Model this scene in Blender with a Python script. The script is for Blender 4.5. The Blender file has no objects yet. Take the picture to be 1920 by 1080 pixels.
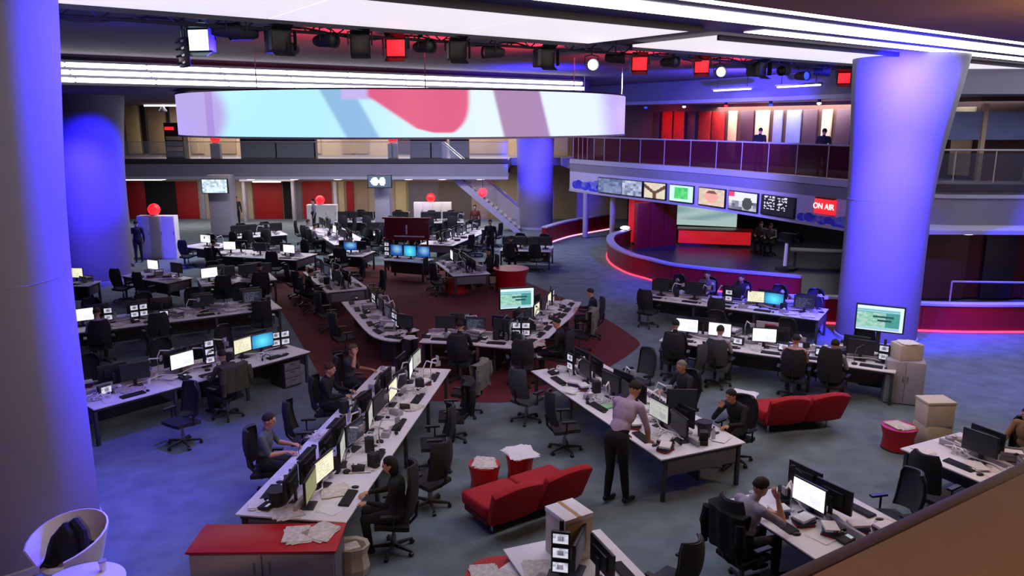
import bpy, bmesh, math, random
import numpy as np
from mathutils import Vector, Matrix

R = math.radians
PI = math.pi
rnd = random.Random(7)
S = bpy.context.scene
C = S.collection

# ------------------------------------------------------------------ camera
FPX = 1450.0
PITCH = math.atan(313 / FPX)
EYE = 5.7
cam_data = bpy.data.cameras.new('camera')
cam = bpy.data.objects.new('camera', cam_data)
C.objects.link(cam)
cam.location = (0, 0, EYE)
cam.rotation_euler = (PI / 2 - PITCH, 0, 0)
cam_data.sensor_width = 36
cam_data.lens = 36 * FPX / 1920
cam_data.clip_end = 300
S.camera = cam

# ------------------------------------------------------------------ world, exposure
W = bpy.data.worlds.new('world')
S.world = W
W.use_nodes = True
W.node_tree.nodes['Background'].inputs[0].default_value = (0.30, 0.27, 0.42, 1)
W.node_tree.nodes['Background'].inputs[1].default_value = 0.02
S.view_settings.view_transform = 'Standard'
S.view_settings.look = 'None'
S.view_settings.exposure = 0.35
S.view_settings.gamma = 1.0
S.view_settings.use_curve_mapping = False
S.cycles.max_bounces = 6
S.cycles.diffuse_bounces = 3
S.cycles.glossy_bounces = 3
S.cycles.sample_clamp_indirect = 4.0
S.cycles.caustics_reflective = False
S.cycles.caustics_refractive = False

# directions of the ceiling: D runs along the light strips, N across them
DX, DY = 0.81, 0.5865
def DN(s, n):
    return (s * DX - n * DY, s * DY + n * DX)

def P(u, v, z=0.0):
    """a point of the photograph (1920x1080) taken at height z"""
    x = (u - 960) / FPX
    y = (540 - v) / FPX
    d = (x, math.cos(PITCH) + y * math.sin(PITCH), -math.sin(PITCH) + y * math.cos(PITCH))
    t = (z - EYE) / d[2]
    return (d[0] * t, d[1] * t)

def along(u, n, z):
    """where on the ceiling line n, height z, image column u lies"""
    k = (u - 960) / FPX
    c, s_ = math.cos(PITCH), math.sin(PITCH)
    s = (DY * n + k * (c * DX * n - (z - EYE) * s_)) / (DX - k * c * DY)
    return s

def depth_at(Y, v):
    """height seen at distance Y in image row v"""
    y = (540 - v) / FPX
    dy = math.cos(PITCH) + y * math.sin(PITCH)
    dz = -math.sin(PITCH) + y * math.cos(PITCH)
    return EYE + dz * Y / dy

# ------------------------------------------------------------------ room lamps
def area(name, loc, sx, sy, power, col=(1, 1, 1), rot=(0, 0, 0), spread=180):
    l = bpy.data.lights.new(name, 'AREA')
    l.shape = 'RECTANGLE'
    l.size = sx
    l.size_y = sy
    l.energy = power
    l.color = col
    l.spread = R(spread)
    o = bpy.data.objects.new(name, l)
    C.objects.link(o)
    o.location = loc
    o.rotation_euler = rot
    return o

def spot(name, loc, target, power, col, angle=40, blend=0.6, radius=0.12):
    l = bpy.data.lights.new(name, 'SPOT')
    l.energy = power
    l.color = col
    l.spot_size = R(angle)
    l.spot_blend = blend
    l.shadow_soft_size = radius
    o = bpy.data.objects.new(name, l)
    C.objects.link(o)
    o.location = loc
    o.rotation_euler = (Vector(target) - Vector(loc)).to_track_quat('-Z', 'Y').to_euler()
    return o

ANG_D = math.atan2(DY, DX)
BLUE = (0.02, 0.012, 1.0)
VIOLET = (0.10, 0.065, 1.0)
# (the tubes of the ceiling strips below light the atrium themselves)
# under the back balcony, upper floor at the back, upper floor at the right, studio
area('balcony_downlight', (-14, 43, 2.6), 9, 1.5, 160, (1.0, 0.86, 0.78))
area('balcony_downlight', (-4, 43, 2.6), 9, 1.5, 160, (1.0, 0.86, 0.78))
area('back_bay_fill', (-11.5, 33.0, 6.54), 4, 1.0, 260, (0.95, 0.9, 1.0))  # added fill lights that brighten the back balcony fascia
area('back_bay_fill', (-6.5, 34.5, 6.54), 4, 1.0, 260, (0.95, 0.9, 1.0))
area('back_bay_fill', (-1.5, 35.5, 6.54), 4, 1.0, 260, (0.95, 0.9, 1.0))
area('upper_floor_light', (-14, 43.5, 6.4), 9, 1.5, 420, (1.0, 0.82, 0.66))
area('upper_floor_light', (-3.5, 43.5, 6.4), 9, 1.5, 420, (1.0, 0.82, 0.7))
area('upper_floor_light', (11.5, 34.5, 6.35), 8, 1.2, 320, (1.0, 0.80, 0.78), (0, 0, -1.08))
area('upper_floor_light', (17.5, 27.0, 6.35), 5, 1.2, 50, (0.75, 0.75, 1.0))
area('studio_light', (12.5, 33.0, 2.75), 2.5, 2.5, 26, (1.0, 0.95, 0.98))
area('studio_light', (15.5, 22.8, 2.45), 1.2, 0.8, 10, (1.0, 0.7, 0.55))
# ------------------------------------------------------------------ materials
def lin(h):
    h = h.lstrip('#')
    out = []
    for i in (0, 2, 4):
        c = int(h[i:i + 2], 16) / 255
        out.append(c / 12.92 if c <= 0.04045 else ((c + 0.055) / 1.055) ** 2.4)
    return tuple(out)

MATS = {}
def mat(name, col, rough=0.6, metal=0.0, emit=None, strength=0.0, noise=0.0, scale=8.0, bump=0.0, alpha=1.0, trans=0.0, sample=False, coat=0.0):
    if name in MATS:
        return MATS[name]
    m = bpy.data.materials.new(name)
    m.use_nodes = True
    nt = m.node_tree
    b = nt.nodes['Principled BSDF']
    c = lin(col) if isinstance(col, str) else col
    b.inputs['Base Color'].default_value = (*c, 1)
    b.inputs['Roughness'].default_value = rough
    b.inputs['Metallic'].default_value = metal
    b.inputs['Alpha'].default_value = alpha
    b.inputs['Transmission Weight'].default_value = trans
    b.inputs['Coat Weight'].default_value = coat
    if emit is not None:
        e = lin(emit) if isinstance(emit, str) else emit
        b.inputs['Emission Color'].default_value = (*e, 1)
        b.inputs['Emission Strength'].default_value = strength
        if not sample:
            m.cycles.emission_sampling = 'NONE'
    if noise or bump:
        tc = nt.nodes.new('ShaderNodeTexCoord')
        nz = nt.nodes.new('ShaderNodeTexNoise')
        nz.inputs['Scale'].default_value = scale
        nz.inputs['Detail'].default_value = 5
        nt.links.new(tc.outputs['Object'], nz.inputs['Vector'])
        if noise:
            rp = nt.nodes.new('ShaderNodeValToRGB')
            lo = tuple(max(0, x * (1 - noise)) for x in c)
            hi = tuple(min(1, x * (1 + noise)) for x in c)
            rp.color_ramp.elements[0].position = 0.3
            rp.color_ramp.elements[1].position = 0.7
            rp.color_ramp.elements[0].color = (*lo, 1)
            rp.color_ramp.elements[1].color = (*hi, 1)
            nt.links.new(nz.outputs['Fac'], rp.inputs['Fac'])
            nt.links.new(rp.outputs['Color'], b.inputs['Base Color'])
        if bump:
            bp = nt.nodes.new('ShaderNodeBump')
            bp.inputs['Strength'].default_value = bump
            bp.inputs['Distance'].default_value = 0.01
            nt.links.new(nz.outputs['Fac'], bp.inputs['Height'])
            nt.links.new(bp.outputs['Normal'], b.inputs['Normal'])
    MATS[name] = m
    return m

def screen_mat(strength):
    key = 'screen_picture_%.2f' % strength
    if key in MATS:
        return MATS[key]
    m = bpy.data.materials.new(key)
    m.use_nodes = True
    nt = m.node_tree
    b = nt.nodes['Principled BSDF']
    b.inputs['Base Color'].default_value = (0.01, 0.01, 0.012, 1)
    b.inputs['Roughness'].default_value = 0.35
    a = nt.nodes.new('ShaderNodeAttribute')
    a.attribute_name = 'picture'
    nt.links.new(a.outputs['Color'], b.inputs['Emission Color'])
    b.inputs['Emission Strength'].default_value = strength
    m.cycles.emission_sampling = 'NONE'
    MATS[key] = m
    return m

M_carpet = mat('grey_carpet', '#67757d', 0.95, noise=0.22, scale=2.3, bump=0.3)
M_red_carpet = mat('red_carpet', '#5c1a21', 0.95, noise=0.3, scale=1.6, bump=0.3)
M_white = mat('white_laminate', '#e2dfea', 0.45, noise=0.05, scale=3)
M_edge = mat('dark_desk_edge', '#3a3a44', 0.5)
M_black = mat('black_plastic', '#15151a', 0.45)
M_black2 = mat('black_soft_plastic', '#1d1d24', 0.7)
M_dgrey = mat('dark_grey_metal', '#34343c', 0.5, 0.3)
M_mgrey = mat('mid_grey_laminate', '#6d6b76', 0.6, noise=0.06, scale=3)
M_lgrey = mat('light_grey_laminate', '#a09daa', 0.6, noise=0.06, scale=3)
M_steel = mat('brushed_steel', '#8b8c96', 0.35, 0.9)
M_chrome = mat('polished_steel', '#c4c5cc', 0.2, 1.0)
M_mesh = mat('chair_mesh_fabric', '#22222a', 0.9, noise=0.3, scale=60, bump=0.2)
M_mesh_grey = mat('chair_grey_fabric', '#3f424b', 0.9, noise=0.2, scale=60, bump=0.2)
M_redfab = mat('red_upholstery', '#a3121f', 0.85, noise=0.12, scale=14, bump=0.2)
M_redplas = mat('red_plastic', '#b0101c', 0.4)
M_redgloss = mat('maroon_gloss_panel', '#8a0f1b', 0.35, noise=0.08, scale=2)
M_cream = mat('cream_paint', '#b5a48a', 0.8, noise=0.06, scale=1.5)
M_beige = mat('beige_wall_paint', '#a28e70', 0.85, noise=0.08, scale=1.2)
M_paper = mat('white_paper', '#e2dfe8', 0.8, noise=0.05, scale=12)
M_paper2 = mat('newsprint', '#c9c2be', 0.85, noise=0.25, scale=24)
M_card = mat('pale_cardboard', '#cfc3b6', 0.8, noise=0.06, scale=6)
M_card2 = mat('tan_cardboard', '#b08d62', 0.85, noise=0.1, scale=6)
M_column = mat('white_plaster', '#7a7784', 0.7, noise=0.04, scale=0.8)
M_slab = mat('grey_painted_slab', '#7b7a8c', 0.7, noise=0.06, scale=1.0)
M_slab_lt = mat('pale_painted_slab', '#a7a6ba', 0.6)
M_slab_dk = mat('dark_slab_shadow_gap', '#33303c', 0.8)
M_ceil = mat('dark_painted_ceiling', '#4a4150', 0.85, noise=0.08, scale=0.7)
M_ceil_brown = mat('brown_ceiling_panel', '#94714c', 0.85, noise=0.12, scale=0.8)
M_stone = mat('brown_stone_ledge', '#7a6450', 0.7, noise=0.14, scale=1.6, bump=0.1)
M_ledge_dk = mat('dark_bronze_trim', '#3a2a26', 0.5)
M_tube = mat('fluorescent_tube', '#ffffff', 0.5, emit=(0.97, 0.93, 1.0), strength=4.0, sample=True)
M_soffit_glow = mat('soffit_painted_glow', '#dcd8d8', 0.6, emit=(0.98, 0.93, 0.97), strength=0.66, sample=True)  # white soffit; its emission stands in for light falling on it
M_green = mat('green_folder', '#3f9a52', 0.6)
M_glass = mat('tinted_balustrade_glass', '#4a1026', 0.12, alpha=0.86)
M_glass_clear = mat('clear_glass', '#b9c4d8', 0.05, alpha=0.14)
M_red_emit = mat('red_lamp_lens', '#ff1020', 0.4, emit=(1.0, 0.012, 0.02), strength=1.5)
M_red_strip = mat('red_led_strip', '#ff3050', 0.4, emit=(1.0, 0.06, 0.13), strength=1.3)
M_pink_strip = mat('pink_white_led_strip', '#ffd0e0', 0.4, emit=(1.0, 0.45, 0.62), strength=1.2)
M_white_emit = mat('white_lamp_lens', '#ffffff', 0.4, emit=(1.0, 0.97, 1.0), strength=5.0)
M_warm_emit = mat('warm_lamp_lens', '#fff0d8', 0.4, emit=(1.0, 0.86, 0.66), strength=2.6)
M_cyan_emit = mat('cool_lamp_lens', '#d8f4ff', 0.4, emit=(0.72, 0.95, 1.0), strength=1.6)
M_blue_emit = mat('blue_lamp_lens', '#1030ff', 0.4, emit=(0.02, 0.05, 1.0), strength=1.6)

# ------------------------------------------------------------------ mesh builder
class MB:
    def __init__(self):
        self.v, self.f, self.m = [], [], []
    def add(self, vs, fs, mi=0):
        o = len(self.v)
        self.v += [tuple(p) for p in vs]
        self.f += [tuple(i + o for i in f) for f in fs]
        self.m += [mi] * len(fs)
        return self
    def box(self, c, s, rz=0, mi=0, tilt=0):
        hx, hy, hz = s[0] / 2, s[1] / 2, s[2] / 2
        ca, sa = math.cos(rz), math.sin(rz)
        ct, st = math.cos(tilt), math.sin(tilt)
        vs = []
        for x, y, z in ((-1, -1, -1), (1, -1, -1), (1, 1, -1), (-1, 1, -1), (-1, -1, 1), (1, -1, 1), (1, 1, 1), (-1, 1, 1)):
            px, py, pz = x * hx, y * hy, z * hz
            py, pz = py * ct - pz * st, py * st + pz * ct
            vs.append((c[0] + px * ca - py * sa, c[1] + px * sa + py * ca, c[2] + pz))
        return self.add(vs, [(0, 3, 2, 1), (4, 5, 6, 7), (0, 1, 5, 4), (1, 2, 6, 5), (2, 3, 7, 6), (3, 0, 4, 7)], mi)
    def prism(self, poly, z0, z1, mi=0):
        n = len(poly)
        a = sum(poly[i][0] * poly[(i + 1) % n][1] - poly[(i + 1) % n][0] * poly[i][1] for i in range(n))
        if a < 0:
            poly = poly[::-1]
        vs = [(x, y, z0) for x, y in poly] + [(x, y, z1) for x, y in poly]
        fs = [tuple(range(n - 1, -1, -1)), tuple(range(n, 2 * n))]
        fs += [(i, (i + 1) % n, n + (i + 1) % n, n + i) for i in range(n)]
        return self.add(vs, fs, mi)
    def cyl(self, a, b, r0, r1=None, n=12, mi=0):
        r1 = r0 if r1 is None else r1
        a, b = Vector(a), Vector(b)
        q = (b - a).to_track_quat('Z', 'Y')
        vs = []
        for p, r in ((a, r0), (b, r1)):
            for i in range(n):
                t = 2 * PI * i / n
                vs.append(p + q @ Vector((r * math.cos(t), r * math.sin(t), 0)))
        fs = [(i, (i + 1) % n, n + (i + 1) % n, n + i) for i in range(n)]
        fs += [tuple(range(n - 1, -1, -1)), tuple(range(n, 2 * n))]
        return self.add(vs, fs, mi)
    def tube(self, pts, r, n=6, mi=0):
        pts = [Vector(p) for p in pts]
        rings = []
        for i, p in enumerate(pts):
            t = (pts[min(i + 1, len(pts) - 1)] - pts[max(i - 1, 0)])
            q = t.to_track_quat('Z', 'Y')
            rr = r[i] if isinstance(r, (list, tuple)) else r
            rings.append([p + q @ Vector((rr * math.cos(2 * PI * k / n), rr * math.sin(2 * PI * k / n), 0)) for k in range(n)])
        vs = [p for ring in rings for p in ring]
        fs = []
        for i in range(len(pts) - 1):
            for k in range(n):
                fs.append((i * n + k, i * n + (k + 1) % n, (i + 1) * n + (k + 1) % n, (i + 1) * n + k))
        fs += [tuple(range(n - 1, -1, -1)), tuple(range((len(pts) - 1) * n, len(pts) * n))]
        return self.add(vs, fs, mi)
    def lathe(self, prof, n=20, c=(0, 0, 0), mi=0, ex=1.0, ey=1.0):
        vs = []
        for r, z in prof:
            for k in range(n):
                t = 2 * PI * k / n
                vs.append((c[0] + r * ex * math.cos(t), c[1] + r * ey * math.sin(t), c[2] + z))
        fs = []
        for i in range(len(prof) - 1):
            for k in range(n):
                fs.append((i * n + k, i * n + (k + 1) % n, (i + 1) * n + (k + 1) % n, (i + 1) * n + k))
        fs += [tuple(range(n - 1, -1, -1)), tuple(range((len(prof) - 1) * n, len(prof) * n))]
        return self.add(vs, fs, mi)
    def ball(self, c, r, nu=12, nv=8, mi=0):
        rx, ry, rz = (r, r, r) if isinstance(r, (int, float)) else r
        vs = [(c[0], c[1], c[2] - rz)]
        for j in range(1, nv):
            a = -PI / 2 + PI * j / nv
            for k in range(nu):
                t = 2 * PI * k / nu
                vs.append((c[0] + rx * math.cos(a) * math.cos(t), c[1] + ry * math.cos(a) * math.sin(t), c[2] + rz * math.sin(a)))
        vs.append((c[0], c[1], c[2] + rz))
        fs = [(0, 1 + (k + 1) % nu, 1 + k) for k in range(nu)]
        for j in range(nv - 2):
            for k in range(nu):
                a, b = 1 + j * nu + k, 1 + j * nu + (k + 1) % nu
                fs.append((a, b, b + nu, a + nu))
        e = len(vs) - 1
        o = 1 + (nv - 2) * nu
        fs += [(o + k, o + (k + 1) % nu, e) for k in range(nu)]
        return self.add(vs, fs, mi)
    def grid(self, fn, nu, nv, mi=0, thick=None):
        """sheet fn(u,v)->point ; with thick a closed slab"""
        vs = [Vector(fn(i / nu, j / nv)) for j in range(nv + 1) for i in range(nu + 1)]
        w = nu + 1
        fs = [(j * w + i, j * w + i + 1, (j + 1) * w + i + 1, (j + 1) * w + i) for j in range(nv) for i in range(nu)]
        if thick is None:
            return self.add(vs, fs, mi)
        nr = [Vector((0, 0, 0)) for _ in vs]
        for f in fs:
            nn = (vs[f[1]] - vs[f[0]]).cross(vs[f[3]] - vs[f[0]])
            for i in f:
                nr[i] += nn
        back = [p - q.normalized() * thick if q.length else p for p, q in zip(vs, nr)]
        o = len(vs)
        allf = fs + [tuple(i + o for i in f[::-1]) for f in fs]
        rim = [i for i in range(nu + 1)] + [(j) * w + nu for j in range(1, nv + 1)] + [nv * w + i for i in range(nu - 1, -1, -1)] + [j * w for j in range(nv - 1, 0, -1)]
        for a, b in zip(rim, rim[1:] + rim[:1]):
            allf.append((b, a, a + o, b + o))
        return self.add(vs + back, allf, mi)
    def mesh(self, name, mats, bevel=0.0, smooth=35, seg=2):
        me = bpy.data.meshes.new(name)
        me.from_pydata(self.v, [], self.f)
        mats = mats if isinstance(mats, (list, tuple)) else [mats]
        for m in mats:
            me.materials.append(m)
        if len(mats) > 1:
            me.polygons.foreach_set('material_index', self.m)
        if bevel:
            bm = bmesh.new()
            bm.from_mesh(me)
            es = [e for e in bm.edges if len(e.link_faces) == 2 and e.calc_face_angle() > R(30)]
            bmesh.ops.bevel(bm, geom=es, offset=bevel, segments=seg, profile=0.5, affect='EDGES', clamp_overlap=True)
            bm.to_mesh(me)
            bm.free()
        if smooth:
            me.polygons.foreach_set('use_smooth', [True] * len(me.polygons))
            me.set_sharp_from_angle(angle=R(smooth))
        me.update()
        return me

# ------------------------------------------------------------------ objects
LABELS = {}
def tag(o, label, cat, group=None):
    o['label'] = label
    o['category'] = cat
    if group:
        o['group'] = group
    LABELS.setdefault(label, []).append(o.name)
    return o

def obj(name, me, parent=None, loc=(0, 0, 0), rz=0, mats=None, rot=None):
    o = bpy.data.objects.new(name, me)
    C.objects.link(o)
    o.location = loc
    o.rotation_euler = rot if rot else (0, 0, rz)
    if parent:
        o.parent = parent
    if mats:
        for i, m in enumerate(mats if isinstance(mats, (list, tuple)) else [mats]):
            if m is not None and i < len(o.material_slots):
                o.material_slots[i].link = 'OBJECT'
                o.material_slots[i].material = m
    return o

def thing(name, label, cat, loc=(0, 0, 0), rz=0, group=None, rot=None):
    o = bpy.data.objects.new(name, None)
    o.empty_display_size = 0.1
    C.objects.link(o)
    o.location = loc
    o.rotation_euler = rot if rot else (0, 0, rz)
    return tag(o, label, cat, group)

def struct(name, me, parent=None, loc=(0, 0, 0), rz=0):
    o = obj(name, me, parent, loc, rz)
    o['kind'] = 'structure'
    return o

# a kit is a list of (part name, mesh, (x,y,z), rot z, [sub-parts])
def spawn(name, kit, label, cat, loc, rz=0, group=None, mats=None, skip=()):
    mats = mats or {}
    if len(kit) == 1 and not kit[0][4]:
        o = obj(name, kit[0][1], None, loc, rz, mats.get(kit[0][0]))
        return tag(o, label, cat, group)
    t = thing(name, label, cat, loc, rz, group)
    for pn, me, pl, pr, subs in kit:
        if pn in skip:
            continue
        o = obj(pn, me, t, pl, pr, mats.get(pn))
        for sn, sme, sl, sr in subs:
            if sn in skip:
                continue
            obj(sn, sme, o, sl, sr, mats.get(sn))
    return t

ORD = ['first', 'second', 'third', 'fourth', 'fifth', 'sixth', 'seventh', 'eighth', 'ninth', 'tenth', 'eleventh', 'twelfth',
       'thirteenth', 'fourteenth', 'fifteenth', 'sixteenth', 'seventeenth', 'eighteenth', 'nineteenth', 'twentieth']

# ------------------------------------------------------------------ pictures on screens
def hash2(i, j, k=0):
    x = math.sin(i * 127.1 + j * 311.7 + k * 74.7) * 43758.5453
    return x - math.floor(x)

def picture(name, w, h, fn, nu=28, nv=18, strength=1.0):
    """a flat screen in the XZ plane looking to -Y, centred"""
    vs, cols = [], []
    fs = []
    # one small quad per cell so that the pixels of the picture stay crisp
    for j in range(nv):
        for i in range(nu):
            u0, u1, v0, v1 = i / nu, (i + 1) / nu, j / nv, (j + 1) / nv
            o = len(vs)
            vs += [((u - 0.5) * w, 0, (v - 0.5) * h) for u, v in ((u0, v0), (u1, v0), (u1, v1), (u0, v1))]
            c = fn((u0 + u1) / 2, (v0 + v1) / 2, i, j)
            cols += [c] * 4
            fs.append((o, o + 1, o + 2, o + 3))
    me = bpy.data.meshes.new(name)
    me.from_pydata(vs, [], fs)
    a = me.color_attributes.new('picture', 'FLOAT_COLOR', 'POINT')
    a.data.foreach_set('color', [x for c in cols for x in (*c, 1.0)])
    me.materials.append(screen_mat(strength))
    return me

def pic_page(base, ink, k):
    b, q = lin(base), lin(ink)
    def fn(u, v, i, j):
        if v > 0.9:
            return tuple(x * 0.75 for x in b)
        if j % 2 == 0 and 0.08 < u < 0.5 + 0.4 * hash2(j, k) and hash2(i, j, k) > 0.35:
            return tuple(0.55 * x + 0.45 * y for x, y in zip(b, q))
        if 0.55 < u < 0.9 and 0.15 < v < 0.45 and k % 2:
            return tuple(0.6 * x + 0.4 * y for x, y in zip(b, q))
        return b
    return fn

def pic_turq(u, v, i, j):
    d = math.hypot(u - 0.5, (v - 0.45) * 0.8)
    t = max(0, 1 - d * 1.6)
    return (0.01 + 0.10 * t, 0.12 + 0.62 * t, 0.42 + 0.42 * t)

def pic_blue(u, v, i, j):
    d = math.hypot(u - 0.55, v - 0.6)
    t = max(0, 1 - d * 2.0)
    return (0.01 + 0.25 * t, 0.08 + 0.45 * t, 0.35 + 0.4 * t)

def pic_rundown(u, v, i, j):
    if v > 0.90 or v < 0.05:
        return (0.62, 0.78, 0.82)
    if u > 0.93:
        return (0.6, 0.75, 0.8)
    if v > 0.72:
        return (0.09, 0.33, 0.42) if j % 2 else (0.35, 0.60, 0.62)
    if 0.35 < u < 0.8 and 0.55 < v < 0.63:
        return (0.02, 0.06, 0.09)
    if 0.45 < u < 0.75 and 0.38 < v < 0.45:
        return (0.02, 0.05, 0.07)
    g = hash2(i // 2, j, 3)
    if v > 0.15:
        return (0.14 + 0.25 * g, 0.42 + 0.15 * g, 0.30 + 0.2 * g) if u < 0.62 else (0.05, 0.22 + 0.1 * g, 0.24)
    return (0.30, 0.50, 0.62)

def pic_small(k):
    def fn(u, v, i, j):
        a = hash2(int(u * 5), int(v * 4), k)
        if v < 0.25:
            return (0.62, 0.62, 0.72)
        if abs(u - 0.5) < 0.2 and abs(v - 0.5) < 0.22:
            return (0.10 + 0.2 * a, 0.09 + 0.15 * a, 0.13 + 0.2 * a)
        return (0.35 + 0.4 * a, 0.35 + 0.4 * a, 0.45 + 0.45 * a)
    return fn

def pic_dark(u, v, i, j):
    return (0.004, 0.004, 0.006)
# ================================================================== THE SETTING
def offset(pts, d):
    out = []
    for i, p in enumerate(pts):
        a = Vector(pts[max(i - 1, 0)])
        b = Vector(pts[min(i + 1, len(pts) - 1)])
        t = (b - a).normalized()
        out.append((p[0] + t.y * d, p[1] - t.x * d))        # to the right of travel
    return out

def ribbon(mb, pts, d0, d1, z0, z1, mi=0):
    a, b = offset(pts, d0), offset(pts, d1)
    for i in range(len(pts) - 1):
        mb.prism([a[i], a[i + 1], b[i + 1], b[i]], z0, z1, mi)
    return mb

def smooth_line(pts, k=6):
    """Catmull-Rom through the points"""
    q = [Vector(p) for p in pts]
    q = [2 * q[0] - q[1]] + q + [2 * q[-1] - q[-2]]
    out = []
    for i in range(1, len(q) - 2):
        for j in range(k):
            t = j / k
            a, b, c, d = q[i - 1], q[i], q[i + 1], q[i + 2]
            p = 0.5 * ((2 * b) + (c - a) * t + (2 * a - 5 * b + 4 * c - d) * t * t + (3 * b - a - 3 * c + d) * t ** 3)
            out.append((p.x, p.y))
    out.append((q[-2].x, q[-2].y))
    return out

FLOOR = [(-26, -3), (22, -3), (22, 49), (-26, 49)]
struct('floor', MB().prism(FLOOR, -0.25, 0).mesh('floor', M_carpet, smooth=0))
red_pts = [P(u, v) for u, v in ((600, 705), (700, 742), (860, 753), (985, 750), (1110, 705), (1192, 655), (1188, 632), (1105, 581), (1030, 548), (930, 512), (760, 498), (600, 500), (520, 515), (505, 545), (545, 610))]
struct('floor_red_zone', MB().prism(smooth_line(red_pts + red_pts[:1], 3)[:-1], 0.0, 0.006).mesh('floor_red_zone', M_red_carpet, smooth=0))

struct('wall_left', MB().box((-26.1, 23, 3.7), (0.2, 52, 7.9)).mesh('wall_left', M_ceil))
struct('wall_right', MB().box((22.1, 23, 3.7), (0.2, 52, 7.9)).mesh('wall_right', M_ceil))
wall_back = struct('wall_back', MB().box((-9.0, 46.1, 3.7), (34, 0.3, 7.9)).mesh('wall_back', M_cream))
struct('wall_behind', MB().box((-2, -3.1, 3.7), (48, 0.2, 7.9)).mesh('wall_behind', M_beige))

# ---- upper floor slab, its edge follows the atrium
EDGE_B = [(-26, 40.0), (-0.2, 40.0)]
EDGE_R = smooth_line([(3.0, 39.6), (4.3, 37.3), (8.05, 31.2), (10.95, 24.6)], 5)
EDGE_RR = [(10.95, 24.6), (13.5, 23.7), (22, 23.4)]
slab_poly = EDGE_B + [(-0.1, 43.4), (2.7, 43.4)] + EDGE_R + EDGE_RR[1:] + [(22, 49), (-26, 49)]
slab = struct('ceiling_lower_storey', MB().prism(slab_poly, 3.3, 3.72).mesh('upper_slab', M_slab, smooth=0))
def fascia(name, line, parts, parent):
    for pn, d0, d1, z0, z1, m in parts:
        obj(pn, ribbon(MB(), line, d0, d1, z0, z1).mesh(pn, m), parent)
fascia('back', EDGE_B, (('edge_trim', -0.02, 0.12, 3.60, 3.82, M_slab_dk), ('fascia_panel', 0.0, 0.10, 2.95, 3.56, M_slab),
                        ('pale_line', -0.06, 0.0, 3.52, 3.58, M_slab_lt), ('lower_lip', -0.02, 0.16, 2.78, 2.94, M_slab_lt)), slab)  # pale line runs below the dark edge trim
# EDGE_B travels in +X: right of travel is toward the camera, so it sits proud of the slab
fascia('right', EDGE_R, (('edge_trim', -0.05, 0.10, 3.62, 3.84, M_slab_lt), ('fascia_panel', 0.0, 0.08, 3.22, 3.60, M_slab)), slab)
fascia('far right', EDGE_RR, (('edge_trim', -0.02, 0.10, 3.62, 3.82, M_slab_dk), ('fascia_panel', 0.0, 0.12, 2.58, 3.40, M_slab), ('pale_line', 0.0, 0.16, 3.40, 3.5, M_slab_lt)), slab)
# soffit of the back balcony with its round downlights
struct('ceiling_under_balcony', MB().prism([(-26, 40.1), (-0.2, 40.1), (-0.1, 46), (-26, 46)], 2.78, 2.90).mesh('soffit_back', M_slab_lt, smooth=0))
kit_down = [('bezel', MB().lathe([(0.0, -0.02), (0.30, -0.02), (0.30, 0.02), (0.0, 0.02)], 20).mesh('bezel', M_slab_lt), (0, 0, 0), 0, []),
            ('lens', MB().lathe([(0.0, -0.05), (0.20, -0.05), (0.26, -0.03), (0.26, 0.0), (0.0, 0.0)], 20).mesh('lens', M_warm_emit), (0, 0, 0), 0, [])]
for i, u in enumerate((480, 560, 640, 770, 832, 902)):
    x = (u - 960) / FPX * 41.5
    spawn('downlight', kit_down, 'round glowing downlight under the back balcony, %s from the left' % ORD[i], 'downlight', (x, 41.0, 2.74), 0, 'downlights under the back balcony')
spawn('downlight', kit_down, 'oval glowing downlight under the balcony right of the blue pillar', 'downlight', (13.6, 23.0, 2.44), 0)
struct('ceiling_under_side_balcony', MB().prism([(11.2, 23.9), (12.2, 22.4), (22, 22.2), (22, 25), (11.2, 25)], 2.46, 2.58).mesh('soffit_side', M_slab_lt, smooth=0))

# ---- ceilings
ZC = 7.3
struct('ceiling', MB().prism(FLOOR, ZC + 0.05, ZC + 0.25).mesh('ceiling', M_ceil, smooth=0))
struct('ceiling_brown_bay', MB().prism([DN(-30, 7.1), DN(40, 7.1), DN(40, -30), DN(-30, -30)], ZC - 0.06, ZC + 0.04).mesh('ceiling_brown_bay', M_ceil_brown, smooth=0))
low_poly = [DN(-28, 23), DN(19.6, 23), (3.3, 34), (2.6, 38.5), (2.6, 46), (-26, 46), (-26, 10)]
struct('ceiling_back_bay', MB().prism(low_poly, 6.58, ZC + 0.04).mesh('ceiling_back_bay', M_ceil, smooth=0))
right_in = offset(EDGE_R, -0.3)
struct('ceiling_side_bay', MB().prism(right_in + [(12.2, 24.2), (22, 23.8), (22, 49), (2.8, 49)], 6.5, ZC + 0.04).mesh('ceiling_side_bay', M_slab, smooth=0))
obj('edge_trim', ribbon(MB(), right_in, -0.03, 0.05, 6.42, 6.56).mesh('edge_trim', M_slab_lt), bpy.data.objects['ceiling_side_bay'])

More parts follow.
